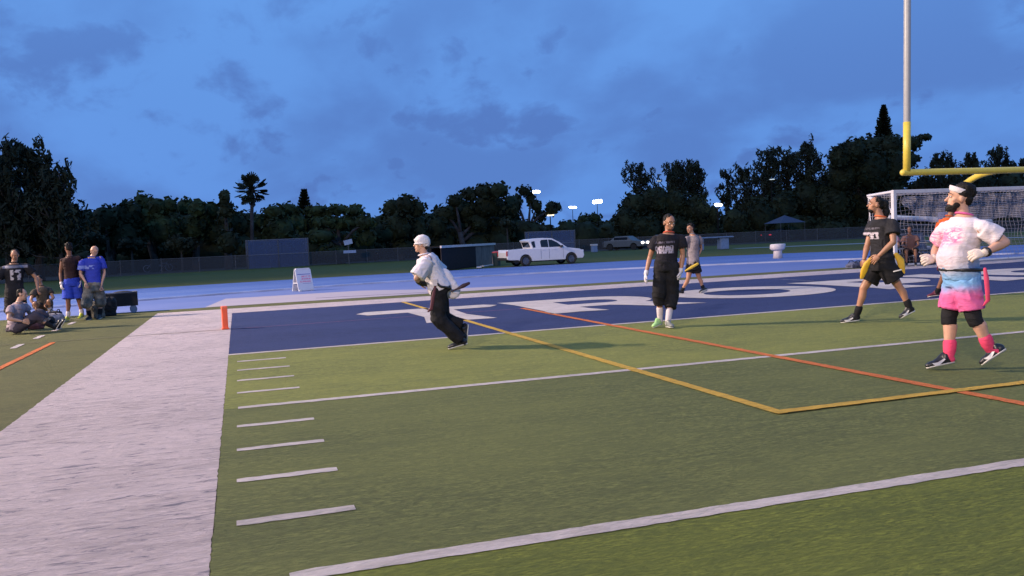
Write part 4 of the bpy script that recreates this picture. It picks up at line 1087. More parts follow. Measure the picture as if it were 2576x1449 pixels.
def person(label, px, py, sc, J, skin='tan', fwd=(-1, 0), hfwd=None, hup=None, girth=1.0, belly=0.0, shirt=None, sleeve=.55, shirt_loose=.022, hem=-.14, bottoms=None, bot_end=(.62, .62), bot_loose=.03, bot_flare=1.25,
           shoes=None, socks=None, sock_top=.45, hair='short', k=1.0, vox=.009, seed=1, gloves=None, curl=(.6, .6), group='players and spectators on the field', at=None, shoe_swoosh=None, neck_mat=None, knee=None, tank=False, arm_r=1.0, leg_r=1.0, face=True, name='person', head_k=1.0, cat='person', thumb=(1, 1), handn=None, soles=None, base=None):
    """J: dict of joints in local metres (x right in the view, y away, z up)"""
    g0 = base if base is not None else gnd(px, py)
    az = math.atan2(g0.x-CAM.x, g0.y-CAM.y)
    t = thing(name, label, cat, (g0.x, g0.y, .004 if g0.y < 12 else -.01), -az, group)
    f = Vector((fwd[0], fwd[1], 0)).normalized(); up = (J['neck']-J['pelvis']).normalized()
    f = (f-up*f.dot(up)).normalized(); r = f.cross(up)      # r: the wearer's right side
    pel, nk = J['pelvis'], J['neck']; T = nk-pel; L = T.length
    def trings(loose, t0, t1, n=9, bl=None):
        out = []
        prof = [(-.30, .150, .120), (-.10, .165, .122), (.05, .160, .118), (.25, .147, .108), (.45, .145, .108), (.65, .163, .120), (.82, .170, .115), (.92, .145, .090), (1.0, .075, .066), (1.1, .055, .055)]
        for i in range(n):
            q = t0+(t1-t0)*i/(n-1)
            for a, b_ in zip(prof[:-1], prof[1:]):
                if a[0] <= q <= b_[0]:
                    w = (q-a[0])/(b_[0]-a[0]); rx = a[1]+(b_[1]-a[1])*w; ry = a[2]+(b_[2]-a[2])*w; break
            bl_ = belly*math.exp(-((q-.28)/.30)**2)
            gg = girth if q < .8 else 1+(girth-1)*.6
            out.append((pel+T*q+f*(bl_*.6), (rx*gg+loose)*k, (ry*gg+loose+bl_*.6)*k, r, f))
        return out
    body = M(); body.rings(trings(0, -.16, 1.02, 12), 18)
    shl, shr = J['sh'][0], J['sh'][1]
    for s in (0, 1):
        sh, el, wr = J['sh'][s], J['el'][s], J['wr'][s]
        body.ell(sh, (.060*k*arm_r, .060*k*arm_r, .060*k*arm_r))
        body.tube([sh.lerp(nk, .35)-up*.02, sh], [.05*k, .052*k*arm_r], 10)
        body.tube([sh, sh.lerp(el, .35), el], [.054*k*arm_r, .052*k*arm_r, .038*k*arm_r], 10)
        body.tube([el, el.lerp(wr, .3), wr], [.039*k*arm_r, .041*k*arm_r, .026*k*arm_r], 10)
        hp, kn, an = J['hip'][s], J['knee'][s], J['ank'][s]
        body.tube([hp, hp.lerp(kn, .4), kn], [.092*k*leg_r*girth**.5, .082*k*leg_r, .055*k*leg_r], 12)
        cb = (kn-an).normalized(); bk = -(J['toe'][s]-J['heel'][s]).normalized()
        body.tube([kn, kn.lerp(an, .28)+bk*.014, kn.lerp(an, .6)+bk*.004, an], [.052*k*leg_r, .056*k*leg_r, .042*k*leg_r, .034*k], 12)
    hf = Vector(hfwd) if hfwd is not None else f; hu = Vector(hup) if hup is not None else up
    HP, HR = build_head(body, J['head'], hf, hu, k*head_k, face=face)
    body.tube([nk-up*.03, nk.lerp(HP(0, -.02, -.05), .5), HP(0, -.02, -.04)], [.062*k*girth**.3, .056*k*girth**.3, .055*k], 12)
    raw = M(); graw = []
    for s in (0, 1):
        el, wr = J['el'][s], J['wr'][s]; d = J['hand'][s] if 'hand' in J else (wr-el)
        n = Vector(handn[s]) if handn else (r if s else -r)*1.0
        hr = hand_raw(wr+(d.normalized())*.005, d, n, k*1.05, curl[s], thumb[s])
        if gloves: graw.append((hr, wr, el))
        raw.v += [] ; kk = len(raw.v); raw.v += [tuple(v) for v in hr.v]; raw.f += [tuple(i+kk for i in ff) for ff in hr.f]
    o = link('body', body.fuse(vox, 3, raw), SKIN[skin], t)
    if gloves:
        for hr, wr, el in graw:
            gm_ = M(); c0 = wr
            for v in hr.v:
                gm_.v.append(tuple(v))
            gm_.f = list(hr.f); me = gm_.mesh('glove', True)
            for v_ in me.vertices: v_.co = v_.co+v_.normal*.0045
            me.update()
            vs = [tuple(v.co) for v in me.vertices]; fs = [tuple(p.vertices) for p in me.polygons]
            g2 = M(); g2.v = vs; g2.f = fs; g2.tube([wr.lerp(el, .16), wr.lerp(el, -.10)], [.036*k, .034*k], 10, ends=False)
            link('glove', g2.mesh(smooth=True), gloves, t)
    if face and vox < .012:
        for s in (-1, 1):
            e = link('eye', M().ell(HP(s*.030, .0735, .008), (.0125*k, .0105*k, .009*k), HR, 10, 8).mesh(smooth=True), EYEW, t)
            link('iris', M().ell(HP(s*.030, .0815, .008), (.006*k, .004*k, .006*k), HR, 8, 6).mesh(smooth=True), EYED, e)
        link('eyebrows', M().tube([HP(-.048, .074, .034), HP(-.018, .089, .040)], .0045, 6).tube([HP(.048, .074, .034), HP(.018, .089, .040)], .0045, 6).mesh(smooth=True), HAIR, t)
        link('mouth', M().tube([HP(-.020, .082, -.062), HP(0, .090, -.061), HP(.020, .082, -.062)], .0035, 6).mesh(smooth=True), simple('lip', (.20, .07, .06), .5), t)
    # shirt
    if shirt is not None:
        sm = M(); sm.rings(trings(shirt_loose, hem, .97, 14), 20)
        for s in (0, 1):
            sh, el = J['sh'][s], J['el'][s]; e = sh.lerp(el, sleeve)
            sm.ell(sh, (.066*k*arm_r, .066*k*arm_r, .062*k*arm_r)); sm.tube([sh.lerp(nk, .60)-up*.025, sh-up*.006], [.056*k, .062*k*arm_r], 12)
            if not tank:
                q = (.068+shirt_loose*.9)*k*arm_r
                sm.tube([sh-up*.012, sh.lerp(e, .5)-up*.004, e], [q*.88, q*.97, q*1.02], 14, ends=False)
        if J.get('tail') is not None:
            for a, b_, r0, r1 in J['tail']: sm.tube([a, a.lerp(b_, .5), b_], [r0, (r0+r1)/2, r1], 12, rat=.45)
        me = sm.fuse(vox*1.1, 3, wrinkle=(.0075, 7, seed)); so_ = link('shirt', me, shirt, t)
        # collar ring
        c = M(); cc = nk+up*.012; ring = [cc+(r*math.cos(a)*.078+f*math.sin(a)*.072)*k*girth**.3+up*(.018*math.cos(a*1.0+PI/2)*-1) for a in [2*PI*i/18 for i in range(19)]]
        c.tube(ring, .011, 6, ends=False); link('collar', c.mesh(smooth=True), neck_mat or shirt, so_)
    # shorts or trousers
    if bottoms is not None:
        bm_ = M(); wr_ = trings(bot_loose*.8, -.22, .12, 6); bm_.rings(wr_, 20)
        for s in (0, 1):
            hp, kn, an = J['hip'][s], J['knee'][s], J['ank'][s]; e_ = bot_end[s]
            r0 = (.098*leg_r*girth**.5)*k+bot_loose*.6; rk = (.062*leg_r*bot_flare)*k+bot_loose
            if e_ <= 1: bm_.tube([hp, hp.lerp(kn, e_*.5), hp.lerp(kn, e_)], [r0, (r0+rk)/2*1.02, rk*1.05], 16, ends=False)
            else:
                q = kn.lerp(an, e_-1)
                bm_.tube([hp, hp.lerp(kn, .5), kn], [r0, (r0+rk)/2, rk], 16); bm_.tube([kn, kn.lerp(q, .5), q], [rk, rk*.92, rk*.85], 14, ends=False)
        if J.get('crotch') is not None: bm_.ell(J['crotch'], (.11*k, .09*k, .08*k))
        link('shorts' if max(bot_end) < 1.5 else 'trousers', bm_.fuse(vox*1.1, 3, wrinkle=(.009, 6, seed+3)), bottoms, t)
    for s in (0, 1):
        kn, an = J['knee'][s], J['ank'][s]
        if socks is not None:
            sm_ = M(); top = an.lerp(kn, sock_top)
            bk = -(J['toe'][s]-J['heel'][s]).normalized()
            sm_.tube([top+bk*.008*k, top.lerp(an, .5)+bk*.004, an, an.lerp(J['heel'][s], .35)], [(.045+.022*sock_top)*k*leg_r, .050*k*leg_r, .042*k, .040*k], 12)
            link('sock', sm_.mesh(smooth=True), socks, t)
        if knee is not None:
            hp = J['hip'][s]; km = M(); km.tube([kn.lerp(hp, .24), kn.lerp(hp, .12), kn, kn.lerp(an, .20)], [.066*k*leg_r, .066*k*leg_r, .062*k*leg_r, .060*k*leg_r], 14, ends=False)
            link('knee_sleeve', km.fuse(vox, 2, wrinkle=(.003, 12, seed)), knee, t)
        if shoes is not None: shoe(t, an, J['heel'][s], J['toe'][s], shoes[s] if isinstance(shoes, tuple) else shoes, soles or MT['sole_white'], swoosh=shoe_swoosh, vox=.007 if vox < .012 else .011, side=(-1 if s == 0 else 1) if f.x < 0 else 1, laces=MT['sole_white'] if vox < .012 else None)
    # hair
    if hair:
        hm = M(); kh = k*head_k
        if hair in ('short', 'curly', 'bun', 'tied'):
            hm.ell(HP(0, -.028, .046), (.083*kh, .088*kh, .078*kh), HR, 14, 10); hm.ell(HP(0, -.060, .000), (.074*kh, .052*kh, .065*kh), HR, 12, 8)
            if hair == 'curly':
                for i in range(26):
                    a = random.uniform(0, 2*PI); e = random.uniform(.3, 1.5); hm.ell(HP(.075*math.cos(a)*math.cos(e), -.02+.080*math.sin(a)*math.cos(e), .055+.078*math.sin(e)), (.024*kh,)*3, None, 8, 6)
            if hair == 'tied':
                hm.ell(HP(0, -.115, .03), (.05*kh, .055*kh, .06*kh), HR); hm.tube([HP(0, -.125, .0), HP(.01, -.165, -.08), HP(.0, -.160, -.17)], [.045*kh, .055*kh, .03*kh], 10)
                for i in range(10): hm.tube([HP(random.uniform(-.06, .06), -.07, .05), HP(random.uniform(-.06, .06), -.13, -.02), HP(random.uniform(-.06, .06), -.14, -.13)], [.016, .016, .010], 6)
            if hair == 'bun':
                hm.ell(HP(0, -.040, .090), (.078*kh, .085*kh, .055*kh), HR); hm.ell(HP(0, -.075, .06), (.065*kh, .055*kh, .060*kh), HR)
        if hair == 'nape': hm.ell(HP(0, -.075, -.035), (.062*kh, .035*kh, .042*kh), HR)
        link('hair', hm.fuse(vox*.75, 1, wrinkle=(.008, 26, seed)), HAIR, t)
    return t, HP, HR, dict(f=f, r=r, up=up, k=k)

MT['sole_white'] = simple('sole_white', (.55, .54, .50), .5); MT['shoe_black'] = simple('shoe_black', (.014, .014, .016), .35); MT['sole_dark'] = simple('sole_dark', (.03, .03, .03), .6)
c_white, nt_, b_, tc_ = cloth('white_cotton', (.60, .57, .62), .06); SH_WHITE = c_white
PANTS_BLACK = cloth('black_pants', (.012, .012, .014), .3)[0]
WHITE_KNIT = cloth('white_knit', (.62, .58, .60), .06)[0]
SOCK_WHITE = cloth('sock_white', (.55, .50, .52), .08)[0]

# 1: the runner in white ----------------------------------------------------
P = Pose(1155, 876, 180)
J = dict(pelvis=P(1106, 716), neck=P(1068, 634), head=P(1061, 606),
         sh=[P(1078, 645, -.17), P(1078, 645, .17)], el=[P(1052, 693, -.27), P(1114, 684, .27)], wr=[P(1054, 705, -.10), P(1096, 712, .26)],
         hip=[P(1106, 722, -.09), P(1106, 722, .09)], knee=[P(1102, 797, -.10), P(1112, 797, .10)],
         ank=[P(1164, 862, -.08), P(1160, 822, .12)], heel=[P(1176, 868, -.08), P(1177, 822, .12)], toe=[P(1128, 877, -.08), P(1176, 868, .12)], tail=None)
J['wr'][0] = P(1056, 701, -.03); J['el'][0] = P(1048, 690, -.25)
J['toe'][1] = P(1176, 862, .10); J['heel'][1] = P(1180, 820, .12); J['ank'][1] = P(1164, 822, .12)
J['tail'] = [(P(1112, 700, 0), P(1138, 730, -.02), .17, .12)]
J['hand'] = [P(1078, 708)-P(1056, 701), P(1098, 722)-P(1106, 712)]
t, HP, HR, F_ = person('runner in a white cap, loose white t-shirt and baggy black trousers leaning forward', 1155, 876, 180, J, skin='fair', fwd=(-1, -.12), hfwd=(-1, -.05, .10), hup=(.12, 0, 1), k=.97, shirt=SH_WHITE, sleeve=.92, shirt_loose=.050, hem=-.10,
    bottoms=PANTS_BLACK, bot_end=(1.92, 1.92), bot_loose=.038, bot_flare=1.2, shoes=MT['shoe_black'], socks=PANTS_BLACK, hair='nape', seed=2, vox=.009)
hm = M(); hm.ell(HP(0, -.016, .045), (.092, .110, .092), HR, 18, 12); hm.ell(HP(0, -.075, .02), (.080, .055, .070), HR)
hm.ell(HP(0, .088, .058), (.045, .022, .018), HR); hm.ell(HP(0, .085, .035), (.040, .016, .012), HR)
cp = link('cap', hm.fuse(.008, 3, wrinkle=(.002, 12, 1)), WHITE_KNIT, t)
link('cap_band', M().tube([HP(.090*math.sin(a), -.012+.104*math.cos(a), .012-.012*math.cos(a)) for a in [2*PI*i/24 for i in range(25)]], .012, 8, ends=False).mesh(smooth=True), WHITE_KNIT, cp)
link('glove', M().tube([J['wr'][0].lerp(J['el'][0], .30), J['wr'][0], J['wr'][0]+J['hand'][0].normalized()*.05], [.044, .040, .050], 12).ell(J['wr'][0]+J['hand'][0].normalized()*.08, (.05, .045, .04)).mesh(smooth=True), MT['shoe_black'], t)
belt = M().tube([P(1093, 700, -.18), P(1108, 716, -.22), P(1132, 722, -.16)], [.016, .018, .016], 8); link('flag_belt', belt.mesh(smooth=True), MT['shoe_black'], t)
link('belt_clip', M().box(tuple(P(1096, 705, -.20)), (.06, .03, .09)).mesh(), SOCK_WHITE, t)
link('flag', M().tube([P(1136, 731, -.10), P(1152, 726, -.12), P(1166, 720, -.12), P(1180, 715, -.10)], [.010, .014, .030, .020], 8, rat=.4).mesh(smooth=True), simple('flag_dark', (.035, .012, .02), .6), t)
link('flag', M().tube([P(1096, 712, -.20), P(1090, 742, -.19), P(1086, 770, -.17), P(1078, 776, -.16)], [.016, .024, .026, .014], 8, rat=.3).mesh(smooth=True), simple('flag_maroon', (.10, .025, .04), .6), t)

# 2: black clad player walking towards the camera --------------------------
blk, nt2, b2, tc2 = cloth('black_jersey_a', (.016, .015, .020), .3)
print_on(blk, nt2, b2, tc2, [(-.12, .16, 1.16, 1.28)], (.42, .38, .48), .9, (50, 1, 16)); print_on(blk, nt2, b2, tc2, [(-.12, .18, 1.32, 1.35)], (.20, .18, .26), .7, (70, 1, 10))
P = Pose(1675, 822, 161)
J = dict(pelvis=P(1673, 664), neck=P(1680, 585), head=P(1681, 559),
         sh=[P(1647, 598, -.02), P(1710, 600, .04)], el=[P(1633, 642, .02), P(1716, 645, .04)], wr=[P(1624, 682, -.08), P(1711, 683, -.02)],
         hip=[P(1661, 670), P(1688, 670)], knee=[P(1657, 738, -.06), P(1690, 742, .02)],
         ank=[P(1660, 800, -.0), P(1680, 804, -.22)], heel=[P(1663, 813, .02, .03), P(1678, 818, -.12, .0)], toe=[P(1644, 819, -.16, .02), P(1692, 824, -.33, .0)])
J['ank'][0].z = .12; J['ank'][1].z = .09; J['heel'][1].z = .0; J['toe'][1].z = .01; J['heel'][0].z = .03; J['toe'][0].z = .0
J['ank'][0].y = 0.04; J['ank'][1].y = -.16
t, HP, HR, F_ = person('player in black jersey, long black shorts and white gloves walking on the goal line', 1675, 822, 161, J, skin='tan', fwd=(.35, -1), hfwd=(.55, -1, -.28), hup=(0, 0, 1), shirt=blk, sleeve=.55, shirt_loose=.026, hem=-.16,
    bottoms=PANTS_BLACK, bot_end=(1.42, 1.50), bot_loose=.034, bot_flare=1.2, shoes=(simple('shoe_lime', (.35, .60, .22), .4), simple('shoe_grey', (.16, .17, .16), .4)), socks=SOCK_WHITE, sock_top=.42, hair='short', seed=5, gloves=WHITE_KNIT, curl=(.5, .5), handn=[(-1, 0, 0), (1, 0, 0)], thumb=(-1, 1), k=1.0, head_k=1.10, neck_mat=simple('collar_orange', (.50, .07, .03), .7))
link('beard', M().ell(HP(0, .035, -.088), (.050, .050, .036), HR).mesh(smooth=True), HAIR, t)

# 3: smaller player in grey behind ----------------------------------------------
gry, nt3, b3, tc3 = cloth('grey_shirt', (.20, .175, .19), .25)
P = Pose(1742, 738, 104)
J = dict(pelvis=P(1742, 663), neck=P(1741, 591), head=P(1734, 575),
         sh=[P(1727, 599, -.08), P(1757, 600, .1)], el=[P(1716, 628, -.05), P(1762, 628, .12)], wr=[P(1711, 655, -.12), P(1752, 650, -.02)],
         hip=[P(1736, 668), P(1749, 668)], knee=[P(1731, 700, -.08), P(1759, 702, .05)],
         ank=[P(1715, 730, -.02), P(1768, 728, .02)], heel=[P(1718, 738, .0), P(1779, 733, .02)], toe=[P(1704, 735, -.06), P(1761, 739, -.10)])
t, HP, HR, F_ = person('slim player in grey t-shirt and black shorts with yellow trim striding behind', 1742, 738, 104, J, skin='tan', fwd=(-.75, -.7), hfwd=(-.7, -.8, 0), hup=(0, 0, 1), k=.93, shirt=gry, sleeve=.6, shirt_loose=.028, bottoms=PANTS_BLACK, bot_end=(.55, .55), bot_loose=.03,
    shoes=MT['shoe_black'], socks=PANTS_BLACK, sock_top=.2, hair='curly', seed=8, vox=.011)
link('flag', M().tube([P(1754, 665, -.20), P(1740, 672, -.22), P(1724, 680, -.22)], [.03, .035, .018], 8, rat=.4).mesh(smooth=True), simple('flag_yellow', (.62, .42, .04), .6), t)

# 4: tall player in black, facing left -------------------------------------------
blk4, nt4, b4, tc4 = cloth('black_jersey_b', (.020, .020, .024), .3)
print_on(blk4, nt4, b4, tc4, [(-.13, .11, 1.25, 1.35)], (.50, .45, .52), .95, (30, 1, 16)); print_on(blk4, nt4, b4, tc4, [(-.10, .12, 1.39, 1.42)], (.16, .15, .19), .7, (70, 1, 10))
P = Pose(2195, 812, 164)
J = dict(pelvis=P(2212, 662), neck=P(2207, 556), head=P(2194, 524),
         sh=[P(2233, 573, -.14), P(2192, 570, .16)], el=[P(2237, 618, -.24), P(2178, 622, .12)], wr=[P(2206, 648, -.26), P(2172, 654, -.02)],
         hip=[P(2218, 668, -.08), P(2207, 668, .09)], knee=[P(2252, 727, -.04), P(2172, 726, .06)],
         ank=[P(2277, 781, -.02), P(2158, 793, .06)], heel=[P(2289, 790, -.02), P(2164, 806, .06)], toe=[P(2258, 806, -.06), P(2122, 810, .03)])
J['hand'] = [P(2186, 666)-P(2206, 648), P(2172, 676)-P(2172, 654)]
sw_white = simple('flash_white', (.62, .60, .58), .4)
t, HP, HR, F_ = person('tall player in black jersey and black shorts with yellow flags striding left past the goal', 2195, 812, 164, J, skin='tan', fwd=(-.85, -.5), hfwd=(-1, -.22, .16), hup=(.14, 0, 1), shirt=blk4, sleeve=.58, shirt_loose=.026, hem=-.10, k=1.05,
    bottoms=PANTS_BLACK, bot_end=(.72, .72), bot_loose=.050, bot_flare=1.5, shoes=MT['shoe_black'], socks=PANTS_BLACK, sock_top=.28, hair='tied', seed=11, shoe_swoosh=sw_white, curl=(.5, .6), handn=[(0, -1, .2), (-.5, -1, 0)], neck_mat=simple('collar_orange_b', (.60, .12, .03), .7), thumb=(1, 1), arm_r=1.05)
FY = simple('flag_yellow_b', (.70, .42, .025), .5)
link('flag', M().tube([P(2186, 656, -.22), P(2178, 668, -.24), P(2172, 684, -.23), P(2168, 700, -.2)], [.028, .044, .048, .026], 10, rat=.4).mesh(smooth=True), FY, t)
link('flag', M().tube([P(2244, 650, .02), P(2254, 664, .04), P(2257, 684, .03), P(2262, 694, .03)], [.038, .056, .050, .02], 10, rat=.4).mesh(smooth=True), FY, t)
link('beard', M().ell(HP(0, .040, -.085), (.052, .050, .036), HR).mesh(smooth=True), HAIR, t)
link('shorts_stripe', M().tube([P(2240, 690, -.215), P(2256, 687, -.20)], .010, 6).mesh(smooth=True), sw_white, t)

# 5: big player in white, pink and blue ------------------------------------------
def dye(name, stops, splash=None):
    mt, nt, b, tc = cloth(name, stops[0][1], .06)
    sp = N(nt, 'ShaderNodeSeparateXYZ'); nt.links.new(tc, sp.inputs[0]); n = NOISE(nt, tc, 4, 4)
    z = ML(nt, 'ADD', sp.outputs[2], ML(nt, 'MULTIPLY', ML(nt, 'SUBTRACT', n, .5), .16)); z = ML(nt, 'ADD', z, ML(nt, 'MULTIPLY', sp.outputs[0], -.12))
    c = stops[0][1]
    for (z0, c0), (z1_, c1_) in zip(stops[:-1], stops[1:]):
        c = MIX(nt, MR(nt, z, z0, z1_), c, c1_)
    if splash:
        m_ = ML(nt, 'MULTIPLY', rng_mask(nt, sp.outputs[0], -.36, -.02, .05), rng_mask(nt, ML(nt, 'ADD', sp.outputs[2], ML(nt, 'MULTIPLY', sp.outputs[0], -.22)), 1.26, 1.42, .03))
        st = MR(nt, NOISE(nt, VMUL(nt, tc, (16, 10, 34), rot=(0, .35, 0)), 1, 3, .5, 1.2), .42, .56)
        c = MIX(nt, ML(nt, 'MULTIPLY', ML(nt, 'MULTIPLY', m_, st), .85), c, (.70, .09, .28))
        m2 = ML(nt, 'MULTIPLY', rng_mask(nt, sp.outputs[0], -.45, -.14, .08), rng_mask(nt, sp.outputs[2], 1.02, 1.40, .10)); c = MIX(nt, ML(nt, 'MULTIPLY', m2, .40), c, (.75, .34, .45))
    nt.links.new(c, b.inputs['Base Color']); return mt
sh5 = dye('dyed_jersey', [(.90, (.16, .34, .58)), (1.08, (.64, .58, .62))], True)
pt5 = dye('dyed_shorts', [(.72, (.62, .12, .30)), (.88, (.17, .36, .62))])
P = Pose(2432, 930, 253)
J = dict(pelvis=P(2416, 690), neck=P(2414, 546), head=P(2402, 502),
         sh=[P(2457, 579, -.15), P(2376, 574, .15)], el=[P(2505, 620, -.12), P(2356, 622, .28)], wr=[P(2462, 642, -.33), P(2350, 648, .06)],
         hip=[P(2422, 706, -.08), P(2404, 706, .08)], knee=[P(2444, 802, -.10), P(2388, 796, .04)],
         ank=[P(2482, 884, -.06), P(2392, 898, .0)], heel=[P(2510, 888, -.06), P(2402, 916, .0)], toe=[P(2466, 922, -.10), P(2342, 928, -.10)])
J['hand'] = [P(2436, 646, -.38)-P(2462, 642, -.33), P(2330, 650, -.05)-P(2350, 648, .06)]
J['heel'][0] = P(2516, 884, -.06); J['heel'][1] = P(2402, 914, .0)
GLOVE5 = cloth('glove_cream', (.58, .50, .44), .12)[0]; PINKSOCK = cloth('sock_pink', (.66, .06, .14), .12)[0]
t, HP, HR, F_ = person('big bearded player in dyed white, pink and blue kit with white headband and pink socks', 2432, 930, 253, J, skin='fair', fwd=(-.82, -.57), hfwd=(-1, -.18, .14), hup=(.18, 0, 1), girth=1.04, belly=.095, arm_r=1.16, leg_r=1.16, k=1.03, head_k=1.08,
    shirt=sh5, sleeve=.68, shirt_loose=.018, hem=-.10, bottoms=pt5, bot_end=(.80, .80), bot_loose=.020, bot_flare=1.22, shoes=MT['shoe_black'], socks=PINKSOCK, sock_top=.34, hair='bun', seed=21, vox=.009, gloves=GLOVE5, curl=(.8, .9), handn=[(0, -.8, .6), (0, -1, .3)],
    shoe_swoosh=sw_white, knee=PANTS_BLACK, neck_mat=simple('collar_pink', (.62, .10, .28), .7))
hb = M(); hb.rings([(HP(0, -.014, .034), .084, .104, HR.col[0], HR.col[1]), (HP(0, -.010, .045), .089, .109, HR.col[0], HR.col[1]), (HP(0, -.006, .075), .089, .107, HR.col[0], HR.col[1]), (HP(0, -.004, .084), .084, .102, HR.col[0], HR.col[1])], 28)
for i in range(len(hb.v)): hb.v[i] = tuple(Vector(hb.v[i])+HR.col[2]*(Vector(hb.v[i])-HP(0, 0, .05)).dot(HR.col[1])*.28)
link('headband', merge_normals(hb.mesh(smooth=True)), WHITE_KNIT, t)
bd = M(); bd.ell(HP(0, .040, -.080), (.058, .058, .052), HR); bd.ell(HP(0, .072, -.098), (.034, .034, .034), HR); bd.ell(HP(.054, .020, -.062), (.012, .034, .030), HR); bd.ell(HP(-.054, .020, -.062), (.012, .034, .030), HR)
link('beard', bd.fuse(.008, 1, wrinkle=(.004, 40, 3)), HAIR, t)
F5 = F_; pel = J['pelvis']
ring = []
for i in range(25):
    a = 2*PI*i/24; ring.append(pel+F5['up']*.045+F5['r']*(math.cos(a)*.196)+F5['f']*(math.sin(a)*.184+.024))
link('flag_belt', M().tube(ring, .017, 8, ends=False).mesh(smooth=True), MT['shoe_black'], t)
link('flag', M().tube([P(2464, 682, -.24), P(2468, 706, -.25), P(2471, 735, -.24), P(2473, 760, -.22), P(2464, 772, -.21)], [.014, .022, .020, .019, .008], 8, rat=.35).mesh(smooth=True), simple('flag_pink', (.60, .05, .13), .6), t)
link('wristband', M().tube([J['wr'][0].lerp(J['el'][0], .02), J['wr'][0].lerp(J['el'][0], .12)], [.047, .050], 12, ends=False).mesh(smooth=True), MT['shoe_black'], t)

# 6: player in orange mostly hidden behind the big one ------------------------------
ORANGE = cloth('orange_shirt', (.55, .10, .025), .15)[0]
P = Pose(2370, 747, 118)
J = dict(pelvis=P(2378, 645), neck=P(2380, 565), head=P(2384, 540),
         sh=[P(2362, 576, 0), P(2402, 576, .05)], el=[P(2358, 612, .05), P(2408, 612, .1)], wr=[P(2358, 645, -.05), P(2410, 645, 0)],
         hip=[P(2370, 650), P(2388, 650)], knee=[P(2372, 695, -.08), P(2392, 698, .05)],
         ank=[P(2358, 738, 0), P(2404, 736, .05)], heel=[P(2366, 744, 0), P(2410, 742, .05)], toe=[P(2340, 747, -.04), P(2392, 748, -.05)])
person('player in orange almost hidden behind the big player in white and pink', 2370, 747, 118, J, skin='brown', fwd=(-.7, -.6), shirt=ORANGE, sleeve=.95, shirt_loose=.03, bottoms=cloth('maroon_shorts', (.12, .02, .03))[0], bot_end=(.8, .8), shoes=simple('shoe_maroon', (.10, .01, .02), .4), socks=PANTS_BLACK, sock_top=.2, seed=31, vox=.012)

# left group ----------------------------------------------------------------------
LG = 'people gathered at the left by the corner of the field'
P = Pose(186, 806, 93)
J = dict(pelvis=P(184, 716), neck=P(180, 660), head=P(178, 641),
         sh=[P(166, 668, -.02), P(198, 666, .02)], el=[P(161, 696, .02), P(202, 696, .06)], wr=[P(162, 720, -.06), P(200, 722, -.03)],
         hip=[P(176, 722), P(192, 722)], knee=[P(175, 762, -.05), P(197, 762, .03)],
         ank=[P(174, 797, 0), P(203, 795, .03)], heel=[P(178, 804, .04), P(206, 801, .05)], toe=[P(164, 808, -.10), P(196, 805, -.12)])
t, HP, HR, F_ = person('man in dark tank top, bright blue shorts and yellow shoes standing with his back turned', 186, 806, 93, J, skin='brown', fwd=(-.3, .6), k=1.0, shirt=cloth('maroon_tank', (.035, .018, .018), .3)[0], tank=True, bottoms=cloth('blue_shorts', (.03, .06, .42), .15)[0], bot_end=(.85, .85), bot_loose=.045, bot_flare=1.4,
    shoes=simple('shoe_yellow', (.60, .62, .05), .4), socks=SOCK_WHITE, sock_top=.3, hair='curly', seed=41, vox=.012, group=LG, gloves=WHITE_KNIT)
P = Pose(236, 803, 88)
blu, ntb, bb, tcb = cloth('blue_tee', (.035, .055, .40), .15); print_on(blu, ntb, bb, tcb, [(-.28, .10, 1.24, 1.33)], (.22, .28, .62), .9, (9, 1, 9))
J = dict(pelvis=P(236, 730), neck=P(234, 669), head=P(240, 655),
         sh=[P(217, 676, -.03), P(252, 673, .05)], el=[P(212, 702, -.05), P(259, 704, .03)], wr=[P(222, 722, -.16), P(252, 732, -.10)],
         hip=[P(229, 734), P(245, 734)], knee=[P(222, 768, -.12), P(250, 768, 0)],
         ank=[P(228, 797, 0), P(248, 797, 0)], heel=[P(231, 803, .03), P(251, 803, .03)], toe=[P(220, 805, -.14), P(243, 806, -.15)])
person('bald man in a blue t-shirt and camouflage shorts standing behind the one in blue shorts', 236, 803, 88, J, skin='fair', fwd=(-.6, -.6), hfwd=(-.8, -.4, -.15), k=.98, girth=1.12, shirt=blu, sleeve=.75, shirt_loose=.035, bottoms=cloth('camo_shorts', (.16, .15, .13), .6)[0], bot_end=(1.1, 1.1), bot_loose=.05, bot_flare=1.4,
       shoes=MT['shoe_black'], socks=PANTS_BLACK, hair=None, seed=43, vox=.012, group=LG)
P = Pose(42, 832, 100)
jsy, ntj, bj, tcj = cloth('dark_jersey', (.014, .014, .018), .3); print_on(jsy, ntj, bj, tcj, [(-.04, .16, 1.10, 1.32)], (.50, .46, .48), .95, (12, 1, 12)); print_on(jsy, ntj, bj, tcj, [(-.18, .30, 1.36, 1.42)], (.22, .22, .28), .9, (4, 1, 4))
J = dict(pelvis=P(40, 752), neck=P(40, 686), head=P(42, 668),
         sh=[P(20, 696, 0), P(64, 694, .03)], el=[P(4, 728, -.02), P(82, 722, .0)], wr=[P(6, 756, -.18), P(84, 746, -.18)],
         hip=[P(32, 758), P(50, 758)], knee=[P(30, 795, -.08), P(54, 795, -.02)],
         ank=[P(30, 824, 0), P(54, 824, 0)], heel=[P(32, 830, .03), P(56, 830, .03)], toe=[P(24, 834, -.14), P(60, 834, -.14)])
person('player in a black jersey with a white number standing at the left edge', 42, 832, 100, J, skin='tan', fwd=(-.1, -1), hfwd=(-.2, -1, -.3), shirt=jsy, sleeve=.6, shirt_loose=.03, bottoms=PANTS_BLACK, bot_end=(.9, .9), bot_loose=.04, shoes=MT['shoe_black'], socks=SOCK_WHITE, hair='short', seed=47, vox=.012, group=LG)
